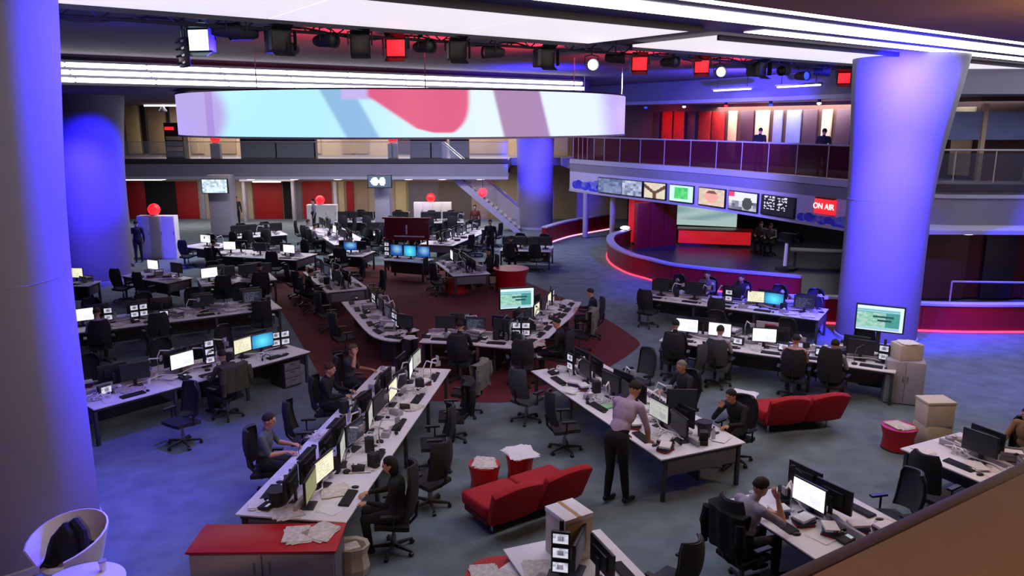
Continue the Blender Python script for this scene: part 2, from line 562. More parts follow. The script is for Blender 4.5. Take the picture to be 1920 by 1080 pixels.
# ---- blue washed pillars, flaring towards the ceiling
def pillar(name, label, cx, cy, r, shift, flare, top=ZC + 0.05):
    mb = MB()
    n, m = 40, 22
    vs = []
    for j in range(m + 1):
        z = top * j / m
        t = max(0.0, (z - 2.4) / (top - 2.4))
        e = t * t * (3 - 2 * t) * 0.45 + t * 0.55
        rr = r * (1.0 + 0.0 * e) + flare * e * e
        ox, oy = shift[0] * e * e, shift[1] * e * e
        for k in range(n):
            a = 2 * PI * k / n
            vs.append((ox + rr * math.cos(a), oy + rr * math.sin(a), z))
    fs = [(j * n + k, j * n + (k + 1) % n, (j + 1) * n + (k + 1) % n, (j + 1) * n + k) for j in range(m) for k in range(n)]
    fs += [tuple(range(n - 1, -1, -1)), tuple(range(m * n, m * n + n))]
    mb.add(vs, fs)
    t = thing(name, label, 'pillar', (cx, cy, 0))
    obj('shaft', mb.mesh('pillar_shaft', M_column), t)
    obj('plinth', MB().lathe([(0, 0.0), (r + 0.03, 0.0), (r + 0.03, 0.10), (r + 0.005, 0.11), (0, 0.11)], 40).mesh('plinth', M_slab_lt), t)
    mb = MB()
    for zz in (3.72,):
        mb.lathe([(r + 0.0, zz), (r + 0.016, zz + 0.008), (r + 0.0, zz + 0.016)], 40)
    obj('joint_ring', mb.mesh('joint_ring', M_column), t)
    return t
pillar('pillar', 'huge white pillar washed blue on its right, filling the left edge', -7.05, 9.75, 1.20, (-0.1, 0.05), 0.30)
pillar('pillar', 'blue lit pillar half hidden behind the big left pillar', -15.1, 27.9, 1.12, (0.0, 0), 0.32)
pillar('pillar', 'distant slim blue pillar under the right end of the hanging ring', 1.25, 42.1, 0.97, (0, 0), 0.2)
pillar('pillar', 'large flaring blue pillar at right beside the wall television', 9.78, 20.1, 1.0, (0.18, 0), 0.34)

# pillar washes: narrow blue theatre spots fixed to the ceiling and the truss
spot('blue_pillar_spot', (-3.6, 14.6, 6.6), (-6.0, 10.6, 5.2), 12000, BLUE, 75, 0.9)
spot('blue_pillar_spot', (-3.2, 14.6, 6.5), (-6.0, 10.4, 1.8), 2600, VIOLET, 44, 0.9)
spot('blue_pillar_spot', (-11.2, 24.0, 6.5), (-15.1, 27.5, 3.8), 6500, BLUE, 42, 0.7)
spot('blue_pillar_spot', (-13.0, 22.5, 6.5), (-15.1, 27.5, 2.4), 5000, VIOLET, 46, 0.8)
spot('blue_pillar_spot', (8.5, 17.3, 7.15), (9.3, 19.3, 5.7), 15000, BLUE, 95, 0.9)
spot('blue_pillar_spot', (8.0, 14.0, 7.1), (9.6, 19.6, 2.6), 8000, VIOLET, 44, 0.9)
spot('blue_pillar_spot', (-1.0, 34.0, 6.5), (1.25, 42, 3.6), 9000, BLUE, 26, 0.6)
spot('blue_pillar_spot', (3.4, 35.0, 7.1), (1.25, 42, 3.0), 6000, VIOLET, 26, 0.6)
# washes on the ceiling and on the floor
for u_ in (690, 870, 1080, 1290, 1450):
    s_ = along(u_, 12.8, 6.9)
    x_, y_ = DN(s_, 12.8)
    spot('red_ceiling_wash', (x_, y_, 6.55), (x_ - DY * 1.35, y_ + DX * 1.35, 7.35), 3000, (1.0, 0.03, 0.06), 62, 1.0)
spot('blue_ceiling_wash', (1.0, 25.2, 6.1), (0.9, 25.4, 7.3), 2200, BLUE, 150, 1.0)
spot('blue_ceiling_wash', (7.6, 25.5, 6.0), (7.2, 28.5, 7.1), 3500, VIOLET, 150, 1.0)
spot('header_wash', (3.2, 25.0, 7.1), (8.2, 31.0, 3.0), 2600, (0.42, 0.34, 1.0), 66, 0.8)
spot('blue_ceiling_wash', (-6.5, 13.5, 6.4), (-7.5, 14.6, 7.3), 45, VIOLET, 150, 1.0)
spot('blue_floor_wash', (-4.4, 13.6, 6.6), (-6.0, 11.2, 0), 1300, VIOLET, 62, 0.9)
spot('blue_floor_wash', (3.6, 24.0, 7.1), (3.2, 27.0, 0), 700, VIOLET, 50, 0.9)
spot('blue_floor_wash', (10.6, 16.6, 7.1), (12.0, 16.0, 0), 900, VIOLET, 60, 0.9)

# ---- stone ledge of the gallery the picture is taken from
lv = Vector((1.05, 0.67)).normalized()
lp = Vector((0.72, 1.71))
def LG(s_, n_):
    return (lp.x + lv.x * s_ - lv.y * n_, lp.y + lv.y * s_ + lv.x * n_)
ledge = struct('trim_gallery_ledge', MB().prism([LG(-9, 0), LG(14, 0), LG(14, -3.2), LG(-9, -3.2)], 4.20, 4.60).mesh('gallery_ledge', M_stone, bevel=0.006))
obj('ledge_edge', MB().prism([LG(-9, 0.002), LG(14, 0.002), LG(14, 0.052), LG(-9, 0.052)], 4.15, 4.59).mesh('ledge_edge', M_ledge_dk, bevel=0.004), ledge)
for (gx, gy), pw, lab in ((DN(-1.0, -2.0), 800, 'added unseen pendant lamp warming the gallery ledge behind the camera'), (DN(12.5, 3.2), 330, 'added unseen pendant lamp warming the brown ceiling at right')):
    pt = thing('added_pendant', lab, 'lamp', (gx, gy, 6.35))  # lamps added out of view to warm the ledge and brown ceiling
    obj('cord', MB().cyl((0, 0, 0.16), (0, 0, 0.88), 0.01, n=6).mesh('cord', M_black), pt)
    obj('cap', MB().lathe([(0, 0.20), (0.05, 0.19), (0.07, 0.13), (0, 0.13)], 14).mesh('cap', M_steel), pt)
    obj('shade', MB().lathe([(0.07, 0.15), (0.16, 0.06), (0.19, -0.06), (0.15, -0.08), (0.13, -0.05)], 20).mesh('shade', mat('amber_glass', '#e0b070', 0.2, alpha=0.4)), pt)
    pl = bpy.data.lights.new('added_bulb', 'POINT')
    pl.energy = pw
    pl.color = (1.0, 0.66, 0.36)
    pl.shadow_soft_size = 0.06
    po = bpy.data.objects.new('added_bulb', pl)
    C.objects.link(po)
    po.location = (gx, gy, 6.30)

# ================================================================== LIGHT STRIPS AND TRUSS
def seg_mesh(name, L, wn, hz, m, bevel=0.012):
    return MB().box((0, 0, 0), (L, wn, hz)).mesh(name, m, bevel=bevel)

st1 = thing('light_strip', 'triple row of white tubes above the hanging ring screen', 'light strip', (*DN(2, 22.9), 6.9), ANG_D)
L1 = 1.9
tube1 = seg_mesh('tube', L1 - 0.02, 0.10, 0.112, M_tube, 0.03)
s_end1 = along(1090, 22.9, 6.9)
n1 = 13
s0_1 = s_end1 - L1 * n1
for r_ in range(3):
    for k in range(n1):
        obj('tube', tube1, st1, (s0_1 - 2 + L1 * (k + 0.5) + 0.1 * (2 - r_), -0.06, -0.185 + 0.185 * r_))
obj('back_plate', MB().box((s0_1 - 2 + L1 * n1 / 2, 0.03, 0), (L1 * n1 + 0.1, 0.06, 0.62)).mesh('back_plate', M_slab_dk), st1)

st2 = thing('light_strip', 'long rows of bright white tubes across the upper right ceiling', 'light strip', (*DN(0, 8.2), ZC - 0.02), ANG_D)
L2 = 2.4
sB = along(1352, 10.0, ZC - 0.05)
for n0, n1_, s0 in ((7.05, 7.52, 1.5), (7.92, 8.66, 1.5), (9.06, 9.50, sB)):
    tm = seg_mesh('tube', L2 - 0.04, n1_ - n0, 0.012, M_tube, 0.004)
    k = 0
    while s0 + L2 * (k + 1) < 30:
        obj('tube', tm, st2, (s0 + L2 * (k + 0.5), (n0 + n1_) / 2 - 8.2, 0.005))
        k += 1
obj('back_plate', MB().box((15.7, 0.12, 0.03), (28.8, 2.7, 0.03)).mesh('back_plate', mat('dark_blue_tray', '#2a2660', 0.5)), st2)
sA = along(1207, 10.8, ZC - 0.05)
for nm, s0, s1, n0, lab in (('a', 1.0, sA, 9.42, 'long white ceiling panel with painted glow above the truss, left of the red gap'),
                            ('b', sB, 32, 10.1, 'white ceiling panel with painted glow above the truss, right of the red gap')):
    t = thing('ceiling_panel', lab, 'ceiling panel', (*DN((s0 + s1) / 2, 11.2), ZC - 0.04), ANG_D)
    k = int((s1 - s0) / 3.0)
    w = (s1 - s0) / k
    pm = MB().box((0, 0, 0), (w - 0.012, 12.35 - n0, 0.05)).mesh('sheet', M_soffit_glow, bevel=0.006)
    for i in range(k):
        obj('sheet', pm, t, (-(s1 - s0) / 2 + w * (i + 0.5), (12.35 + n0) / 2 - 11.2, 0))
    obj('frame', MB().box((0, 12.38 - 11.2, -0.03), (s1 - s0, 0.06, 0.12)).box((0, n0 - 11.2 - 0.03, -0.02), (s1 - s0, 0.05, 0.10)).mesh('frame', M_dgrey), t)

ZT = 7.20
NT = 12.52
truss = thing('lighting_truss', 'dark lattice lighting truss hung with stage lamps', 'truss', (*DN(0, NT), ZT), ANG_D)
obj('top_chord', MB().cyl((-13, 0, 0.08), (24.5, 0, 0.08), 0.026, n=8).mesh('top_chord', M_steel), truss)
obj('bottom_chord', MB().cyl((-13, 0, -0.10), (24.5, 0, -0.10), 0.026, n=8).mesh('bottom_chord', M_dgrey), truss)
br = MB().cyl((0, 0, -0.10), (0.25, 0, 0.08), 0.012, n=6).mesh('brace', M_dgrey)
br2 = MB().cyl((0.25, 0, 0.08), (0.5, 0, -0.10), 0.012, n=6).mesh('brace', M_steel)
for k in range(75):
    obj('brace', br, truss, (-13 + 0.5 * k, 0, 0))
    obj('brace', br2, truss, (-13 + 0.5 * k, 0, 0))
hg = MB().cyl((0, 0, 0.08), (0, 0, 0.15), 0.02, n=6).box((0, 0, 0.14), (0.14, 0.14, 0.02)).mesh('hanger', M_steel)
for k in range(12):
    obj('hanger', hg, truss, (-12 + 3.2 * k, 0, 0))
cb = MB().tube([(0.3 * i, 0.04 * math.sin(i * 1.7), -0.09 + 0.06 * math.sin(i * 0.9)) for i in range(80)], 0.018, 5).mesh('cable_loom', M_black)
obj('cable_loom', cb, truss, (-4, 0.05, 0))

# stage lamps: body faces -Y (its lens), hung from a yoke
def lamp_kit(tag_, w, d, h, lens):
    body = MB().box((0, 0, 0), (w, d, h)).box((0, d / 2 + 0.04, 0), (w * 0.7, 0.08, h * 0.7)).mesh('body', M_black2, bevel=0.02)
    ln = MB().box((0, -d / 2 - 0.006, 0), (w * 0.86, 0.012, h * 0.84)).mesh('lens', lens, bevel=0.004)
    yk = MB().tube([(-w / 2 - 0.03, 0, 0), (-w / 2 - 0.03, 0, h * 0.62), (0, 0, h * 0.66), (w / 2 + 0.03, 0, h * 0.62), (w / 2 + 0.03, 0, 0)], 0.014, 6).cyl((0, 0, h * 0.65), (0, 0, h * 0.65 + 0.16), 0.02, n=8).mesh('yoke', M_dgrey)
    flap = MB().box((0, -d / 2 - 0.08, h / 2 + 0.035), (w * 0.95, 0.16, 0.008), tilt=-0.45).mesh('barn_door', M_black)
    flap2 = MB().box((0, -d / 2 - 0.08, -h / 2 - 0.035), (w * 0.95, 0.16, 0.008), tilt=0.45).mesh('barn_door', M_black)
    side = MB().box((w / 2 + 0.03, -d / 2 - 0.07, 0), (0.008, 0.14, h * 0.9)).mesh('barn_door', M_black)
    side2 = MB().box((-w / 2 - 0.03, -d / 2 - 0.07, 0), (0.008, 0.14, h * 0.9)).mesh('barn_door', M_black)
    return [('body', body, (0, 0, 0), 0, [('lens', ln, (0, 0, 0), 0)]), ('yoke', yk, (0, 0, 0), 0, []), ('barn_door', flap, (0, 0, 0), 0, []),
            ('barn_door', flap2, (0, 0, 0), 0, []), ('barn_door', side, (0, 0, 0), 0, []), ('barn_door', side2, (0, 0, 0), 0, [])]
def can_kit(lens):
    body = MB().lathe([(0, 0.22), (0.07, 0.22), (0.10, 0.14), (0.11, -0.05), (0.13, -0.20), (0.12, -0.20), (0.10, -0.12), (0, -0.12)], 18)
    me = body.mesh('body', M_black2)
    me.transform(Matrix.Rotation(-PI / 2, 4, 'X'))
    ln = MB().ball((0, -0.14, 0), (0.105, 0.05, 0.105), 14, 8).mesh('lens', lens)
    yk = MB().tube([(-0.14, 0, 0), (-0.14, 0, 0.18), (0, 0, 0.21), (0.14, 0, 0.18), (0.14, 0, 0)], 0.012, 6).cyl((0, 0, 0.2), (0, 0, 0.38), 0.018, n=8).mesh('yoke', M_dgrey)
    return [('body', me, (0, 0, 0), 0, [('lens', ln, (0, 0, 0), 0)]), ('yoke', yk, (0, 0, 0), 0, [])]
K_box_dark = lamp_kit('dark', 0.34, 0.34, 0.34, M_black)
K_box_red = lamp_kit('red', 0.36, 0.26, 0.32, M_red_emit)
K_can_dark = can_kit(M_black)
K_can_white = can_kit(M_white_emit)
K_can_blue = can_kit(M_blue_emit)
DZL = 0.16
lamps = [(428, K_can_dark, 1.9, 'small dark can lamp at the far left end of the truss', -0.30),
         (460, K_can_dark, -0.9, 'dark can lamp second from the left end of the truss', -0.32),
         (525, K_box_dark, 0.6, 'dark tilted box lamp with a blue can hanging beside it', -0.42),
         (545, K_can_blue, -0.3, 'can lamp glowing blue near the left of the truss', -0.52),
         (615, K_can_dark, 1.1, 'dark angled can lamp between the blue can and the box lamps', -0.36),
         (680, K_box_dark, 0.2, 'black box lamp just left of the bright red lamp', -0.40),
         (750, K_box_red, -0.05, 'square stage lamp glowing bright red, leftmost red lamp', -0.42),
         (800, K_can_dark, 0.9, 'small dark can lamp just right of the leftmost red lamp', -0.36),
         (860, K_box_dark, 0.3, 'black box lamp above the pink part of the ring screen', -0.40),
         (930, K_can_dark, -1.2, 'dark can lamp swung sideways near the middle of the truss', -0.38),
         (1025, K_box_dark, 0.4, 'black box lamp left of the pinkish white glare', -0.44),
         (1115, K_can_white, 0.1, 'can lamp glaring pinkish white near the middle of the truss', -0.52),
         (1160, K_can_dark, 1.4, 'dark can lamp between the white glare and second red lamp', -0.34),
         (1205, K_box_red, -0.1, 'square red stage lamp second from the left', -0.44),
         (1262, K_can_dark, 0.8, 'dark can lamp between the second and third red lamps', -0.36),
         (1322, K_box_red, -0.2, 'square red stage lamp touching the right white lamp', -0.42),
         (1355, K_can_white, 0.0, 'can lamp glaring white right beside a red lamp', -0.52),
         (1425, K_box_dark, 0.5, 'black box lamp right of the white lamp pair', -0.40),
         (1478, K_can_dark, -0.8, 'grey can lamp on the right half of the truss', -0.40),
         (1510, K_can_blue, 0.4, 'can lamp glowing blue on the right half of the truss', -0.50),
         (1548, K_can_dark, 1.3, 'dark can lamp left of the rightmost red lamp', -0.36),
         (1588, K_box_red, -0.3, 'square red stage lamp nearest the right blue pillar', -0.50),
         (1640, K_can_dark, 0.6, 'dark can lamp, first of the cluster over the right pillar', -0.36),
         (1672, K_can_blue, -0.4, 'blue can lamp, second of the cluster over the right pillar', -0.42),
         (1705, K_can_dark, 1.0, 'dark can lamp, third of the cluster over the right pillar', -0.36),
         (1738, K_can_dark, -0.6, 'dark can lamp, last of the cluster over the right pillar', -0.34)]
for u, kit, rz, lab, dz in lamps:
    dz += DZL
    s = along(u, NT, ZT + dz)
    spawn('stage_lamp', kit, lab, 'stage lamp', (*DN(s, NT + 0.1), ZT + dz), rz, 'stage lamps on the truss')
# the big soft light at the left
s = along(378, 13.6, 6.98)
K_soft = lamp_kit('soft', 0.44, 0.12, 0.38, M_cyan_emit)
spawn('soft_light', K_soft, 'square soft light glowing white above the left light strip', 'stage lamp', (*DN(s, 13.6), 6.98), -0.2)
s = along(345, 13.6, 6.78)
mb = MB()
fl = thing('louvre_panel', 'dark louvred lamp panel hanging beside the glowing soft light', 'stage lamp', (*DN(s, 13.6), 6.78), -0.9)
obj('frame', MB().box((0, 0, 0), (0.36, 0.08, 0.46)).mesh('frame', M_black, bevel=0.01), fl)
sl = MB().box((0, -0.06, 0), (0.32, 0.05, 0.03), tilt=0.5).mesh('slat', M_chrome)
for k in range(4):
    obj('slat', sl, fl, (0, 0, -0.165 + 0.11 * k))
obj('arm', MB().cyl((0, 0, 0.22), (0, 0, 0.57), 0.015, n=8).mesh('arm', M_dgrey), fl)

# ================================================================== HANGING RING SCREEN
RC = (-3.42, 26.3)
RR = 7.1
RZ0, RZ1 = 5.29, 6.47
def ring_u(a):
    x, y = RC[0] + RR * math.sin(a), RC[1] - RR * math.cos(a)
    zz = 5.9 - EYE
    return 960 + FPX * x / (y * math.cos(PITCH) - zz * math.sin(PITCH))
def sstep(a, b, x):
    t = min(1, max(0, (x - a) / (b - a)))
    return t * t * (3 - 2 * t)
def ring_col(a, v):
    front = math.cos(a) > -0.2
    u = ring_u(a) if front else 500 + 80 * math.sin(a * 5)
    y = 256 - 86 * v
    cy, lav, pink, mauve, slate = lin('#b4ecf8'), lin('#b7a6e6'), lin('#dd5f86'), lin('#a986ae'), lin('#8fb9dd')
    c = cy
    def mix(a_, b_, t):
        return tuple(p + (q - p) * t for p, q in zip(a_, b_))
    c = mix(c, lin('#e4f1fb'), sstep(560, 1000, u))
    c = mix(c, lav, 1 - sstep(395, 425, u - 14 * math.cos((v - 0.5) * 3)))
    c = mix(c, lav, sstep(1118, 1160, u + 10 * v))
    if u < 400 and u > 386:
        c = mix(c, lin('#a07bd0'), 0.6)
    # slate diagonal
    x0 = 615 + (y - 180) * 0.55
    c = mix(c, slate, 1 - sstep(26, 36, abs(u - x0 - 22)))
    # lavender upper left of blob
    c = mix(c, lin('#c3b4e8'), (1 - sstep(0, 8, abs(u - 700) - 55)) * (1 - sstep(0, 6, (185 - y) * -1)))
    # pink drop
    e = 880 - 30 * max(0, (y - 170) / 78) ** 4
    left = 690 + max(0, (y - 182)) * 1.55 + max(0, y - 240) * 2.5
    t = sstep(left - 6, left + 6, u) * (1 - sstep(e - 6, e + 6, u)) * (1 - sstep(246, 250, y))
    c = mix(c, pink, t)
    # mauve bar
    xm = 970 + (y - 178) * 0.24
    c = mix(c, mauve, 1 - sstep(40, 47, abs(u - xm)))
    return c
ring = thing('ring_screen', 'large circular hanging video screen with pink, cyan and mauve graphics', 'screen', (RC[0], RC[1], RZ0))
NA, NVv = 1080, 48
vs, cols, fs = [], [], []
for j in range(NVv + 1):
    for k in range(NA):
        a = 2 * PI * k / NA
        vs.append((RR * math.sin(a), -RR * math.cos(a), 0.02 + (RZ1 - RZ0 - 0.04) * j / NVv))
        aa = a if a < PI else a - 2 * PI
        cols += [*ring_col(aa, j / NVv), 1.0]
for j in range(NVv):
    for k in range(NA):
        fs.append((j * NA + k, j * NA + (k + 1) % NA, (j + 1) * NA + (k + 1) % NA, (j + 1) * NA + k))
me = bpy.data.meshes.new('display_band')
me.from_pydata(vs, [], fs)
at_ = me.color_attributes.new('picture', 'FLOAT_COLOR', 'POINT')
at_.data.foreach_set('color', cols)
me.materials.append(screen_mat(0.84))
me.polygons.foreach_set('use_smooth', [True] * len(me.polygons))
obj('display_band', me, ring)
def hoop(r0, r1, z0, z1, n=120):
    mb = MB()
    vs, fs = [], []
    for r, z in ((r0, z0), (r1, z0), (r1, z1), (r0, z1)):
        for k in range(n):
            a = 2 * PI * k / n
            vs.append((r * math.cos(a), r * math.sin(a), z))
    for q in range(4):
        for k in range(n):
            fs.append((q * n + k, q * n + (k + 1) % n, ((q + 1) % 4) * n + (k + 1) % n, ((q + 1) % 4) * n + k))
    return mb.add(vs, fs)
obj('inner_skin', hoop(RR - 0.22, RR - 0.03, 0.02, RZ1 - RZ0 - 0.02).mesh('inner_skin', M_slab_dk), ring)
obj('lower_rim', hoop(RR - 0.24, RR + 0.015, -0.03, 0.02).mesh('lower_rim', M_slab_lt), ring)
obj('upper_rim', hoop(RR - 0.24, RR + 0.015, RZ1 - RZ0 - 0.02, RZ1 - RZ0 + 0.02).mesh('upper_rim', M_slab_dk), ring)
for k in range(10):
    a = 2 * PI * (k + 0.3) / 10
    x, y = (RR - 0.12) * math.sin(a), -(RR - 0.12) * math.cos(a)
    wx, wy = RC[0] + x, RC[1] + y
    nn = -wx * DY + wy * DX
    ztop = (6.6 if nn > 23 else ZC + 0.05) - RZ0
    obj('suspension_cable', MB().cyl((x, y, RZ1 - RZ0), (x, y, ztop), 0.012, n=6).mesh('suspension_cable', M_lgrey), ring)
# ================================================================== LOW RED WALLS, STUDIO, UPPER FLOORS
def low_wall(name, label, line, h, led=True):
    t = thing(name, label, 'low wall', (*line[0], 0))
    o = line[0]
    L = [(x - o[0], y - o[1]) for x, y in line]
    for i in range(0, len(L) - 1, 4):
        seg = L[i:i + 5]
        obj('panel', ribbon(MB(), seg, -0.11, 0.11, 0.08, h - 0.06).mesh('panel', M_redgloss), t)
    obj('top_rail', ribbon(MB(), L, -0.16, 0.16, h - 0.06, h).mesh('top_rail', M_slab_lt), t)
    obj('led_strip', ribbon(MB(), L, 0.11, 0.15, 0.02, 0.075).mesh('led_strip', M_red_strip if led == 1 else M_pink_strip), t)
    obj('kick_plinth', ribbon(MB(), L, -0.10, 0.10, 0.0, 0.08).mesh('kick_plinth', M_slab_dk), t)
    return t
st_line = smooth_line([P(1178, 462), P(1150, 471), P(1143, 482), P(1152, 497), P(1180, 513), P(1217, 524), P(1262, 494, 0.8), P(1340, 503, 0.8), P(1420, 510, 0.8), P(1503, 517, 0.8)], 4)
low_wall('low_wall', 'curved red low wall with glowing foot around the studio floor', st_line, 0.8, 1)
fw = smooth_line([P(1020, 459), P(1045, 450), P(1075, 442), P(1142, 430)], 4)
low_wall('low_wall', 'short red low wall beside the distant slim blue pillar', fw, 0.85, 2)
rw = smooth_line([(7.95, 21.6), (9.4, 21.5), (11.3, 20.75), (14.0, 20.6), (19.0, 20.9)], 4)
low_wall('low_wall', 'long red low wall right of the big blue pillar, glowing at its foot', rw, 0.82, 1)
spot('red_wall_glow', (12.5, 19.4, 1.6), (12.8, 20.6, 0.4), 30, (1.0, 0.10, 0.12), 110, 1.0)
spot('red_wall_glow', (3.7, 27.6, 1.6), (4.6, 28.8, 0.4), 30, (1.0, 0.10, 0.12), 110, 1.0)

# ---- studio header: white fascia with screens and the sign
HL = offset(EDGE_R, 0.02)
hdr = thing('studio_header', 'pale curved fascia over the studio carrying picture screens', 'fascia', (*HL[0], 2.28))
HLl = [(x - HL[0][0], y - HL[0][1]) for x, y in HL]
M_hdr = mat('pale_violet_fascia', '#b9b6dc', 0.5, noise=0.05, scale=2)
for i in range(0, len(HLl) - 1, 3):
    obj('panel', ribbon(MB(), HLl[i:i + 4], -0.06, 0.06, 0.0, 0.94).mesh('panel', M_hdr), hdr)
obj('lower_trim', ribbon(MB(), HLl, -0.08, 0.09, -0.06, 0.03).mesh('lower_trim', M_slab_lt), hdr)
for (xa, ya, za), pw in (((5.2, 34.3, 4.6), 60), ((8.4, 28.4, 4.6), 60)):
    pass
def on_header(u):
    """point of the header line seen in image column u, and its facing angle"""
    best = None
    for i in range(len(HL) - 1):
        for k in range(20):
            t = k / 20
            x = HL[i][0] + (HL[i + 1][0] - HL[i][0]) * t
            y = HL[i][1] + (HL[i + 1][1] - HL[i][1]) * t
            uu = 960 + FPX * x / (y * math.cos(PITCH) + (EYE - 2.8) * math.sin(PITCH))
            if best is None or abs(uu - u) < best[0]:
                dx, dy = HL[i + 1][0] - HL[i][0], HL[i + 1][1] - HL[i][1]
                best = (abs(uu - u), x, y, math.atan2(dy, dx))
    _, x, y, a = best
    return x, y, a

def pic_studio(k):
    def fn(u, v, i, j):
        h = hash2(i // 3, j // 3, k)
        if k == 0:
            return (0.06 + 0.15 * h, 0.10 + 0.15 * h, 0.22 + 0.2 * h)
        if k == 1:
            return (0.10 + 0.4 * h, 0.14 + 0.4 * h, 0.26 + 0.45 * h)
        if k == 2:
            d = abs(u - 0.5) * 0.9 - (v - 0.35)
            return (0.10, 0.05, 0.03) if abs(d) < 0.12 or (abs(u - 0.5) < 0.08 and v < 0.4) else (0.62, 0.5 + 0.1 * h, 0.42)
        if k == 3:
            return (0.02 + 0.1 * h, 0.42 + 0.2 * h, 0.10 + 0.08 * h) if 0.22 < u < 0.78 and 0.15 < v < 0.9 else (0.55, 0.85, 0.72)
        if k == 4:
            if math.hypot((u - 0.5) / 0.24, (v - 0.55) / 0.36) < 1:
                return (0.75, 0.32, 0.28) if v < 0.75 else (0.16, 0.06, 0.04)
            return (0.50 + 0.2 * h, 0.42 + 0.1 * h, 0.28 + 0.15 * h)
        if k == 5:
            if u < 0.2 and v > 0.7:
                return (0.7, 0.05, 0.15)
            if math.hypot((u - 0.68) / 0.18, (v - 0.4) / 0.35) < 1:
                return (0.05, 0.06, 0.05)
            return (0.7, 0.72, 0.78) if v > 0.5 else (0.10 + 0.5 * h, 0.10 + 0.5 * h, 0.16 + 0.5 * h)
        if (0.1 < u < 0.4 or 0.5 < u < 0.8) and j % 3 and v > 0.3 and hash2(i, j, 5) > 0.45:
            return (0.6, 0.6, 0.68)
        return (0.006, 0.006, 0.014)
    return fn
names = ['dim blue picture screen, leftmost on the studio fascia', 'picture screen with bluish figures, second on the studio fascia',
         'picture screen with a dark letter Y shape on the studio fascia', 'picture screen with a green image on the studio fascia',
         'picture screen showing a close-up face on the studio fascia', 'picture screen with bright news image right of the face screen',
         'black picture screen with small white text rows beside the sign']
for k, (u, wpx) in enumerate(((1147, 46), (1186, 44), (1232, 40), (1282, 46), (1338, 52), (1397, 58), (1464, 62))):
    x, y, a = on_header(u)
    dist = y * math.cos(PITCH) + 2.9 * math.sin(PITCH)
    foreshort = abs(math.cos(a - math.atan2(x, y) * -1)) if False else None
    # the screen's own width along the curving fascia
    x2, y2, _ = on_header(u + wpx / 2)
    x1, y1, _ = on_header(u - wpx / 2)
    w = max(0.75, math.hypot(x2 - x1, y2 - y1))
    h = 0.74
    t = thing('picture_screen', names[k], 'screen', (x, y, 2.72), a, 'screens on the studio fascia')
    # local -Y looks to the atrium (right of travel)
    obj('casing', MB().box((0, -0.10, 0), (w, 0.08, h)).mesh('casing', M_black, bevel=0.012), t)
    obj('display', picture('display', w - 0.08, h - 0.08, pic_studio(k), 24, 18, 1.0), t, (0, -0.145, 0))
def glyph_mesh(text, size, m, extrude=0.01, align='CENTER'):
    cu = bpy.data.curves.new('lettering', 'FONT')
    cu.body = text
    cu.size = size
    cu.align_x = align
    cu.align_y = 'CENTER'
    cu.extrude = extrude
    o = bpy.data.objects.new('lettering', cu)
    C.objects.link(o)
    dg = bpy.context.evaluated_depsgraph_get()
    me = bpy.data.meshes.new_from_object(o.evaluated_get(dg))
    bpy.data.objects.remove(o)
    me.materials.clear()
    me.materials.append(m)
    me.transform(Matrix.Rotation(PI / 2, 4, 'X'))
    return me
M_sign_red = mat('sign_red_glow', '#c01020', 0.4, emit=(0.85, 0.02, 0.03), strength=0.8)
M_sign_white = mat('sign_white_glow', '#ffffff', 0.4, emit=(1, 0.92, 0.92), strength=1.2)
x, y, a = on_header(1553)
sg = thing('on_air_sign', 'red lit sign with white letters reading ON AIR', 'sign', (x, y, 2.93), a)
obj('box', MB().box((0, -0.12, 0), (0.86, 0.12, 0.50)).mesh('box', M_sign_red, bevel=0.02), sg)
obj('top_bar', MB().box((0, -0.12, 0.27), (0.80, 0.13, 0.05)).mesh('top_bar', M_redgloss), sg)
obj('lettering', glyph_mesh('ON AIR', 0.27, M_sign_white, 0.006), sg, (0, -0.19, 0))
# blue graphics at both ends of the fascia
M_print1 = mat('blue_print', '#2f35d8', 0.5, noise=0.5, scale=3)
M_print2 = mat('light_blue_print', '#6f78e6', 0.5, noise=0.4, scale=3)
for ua, ub, z0, z1, lab in ((1505, 1600, 0.02, 0.42, 'blue swirling printed band under the ON AIR sign'), (1080, 1125, 0.06, 0.62, 'blue swirling printed band at the left end of the studio fascia')):
    t = None
    for q in range(15):
        u = ua + (ub - ua) * (q + 0.5) / 15
        x, y, a = on_header(u)
        if t is None:
            t = thing('printed_band', lab, 'graphic', (x, y, 2.28), a)
            x0, y0, a0 = x, y, a
        dx, dy = x - x0, y - y0
        lx, ly = dx * math.cos(a0) + dy * math.sin(a0), -dx * math.sin(a0) + dy * math.cos(a0)
        hh = (z1 - z0) * (0.40 + 0.5 * hash2(q, 3))
        zz = z0 + (z1 - z0 - hh) * hash2(q, 9)
        obj('swirl', MB().lathe([(0, -0.008), (hh * 0.5, -0.008), (hh * 0.5, 0.008), (0, 0.008)], 18, ex=1.5).mesh('swirl', (M_print1, M_print2)[q % 2]), t, (lx, ly - 0.075 - 0.002 * (q % 3), zz + hh / 2), rot=(PI / 2, 0, a - a0))

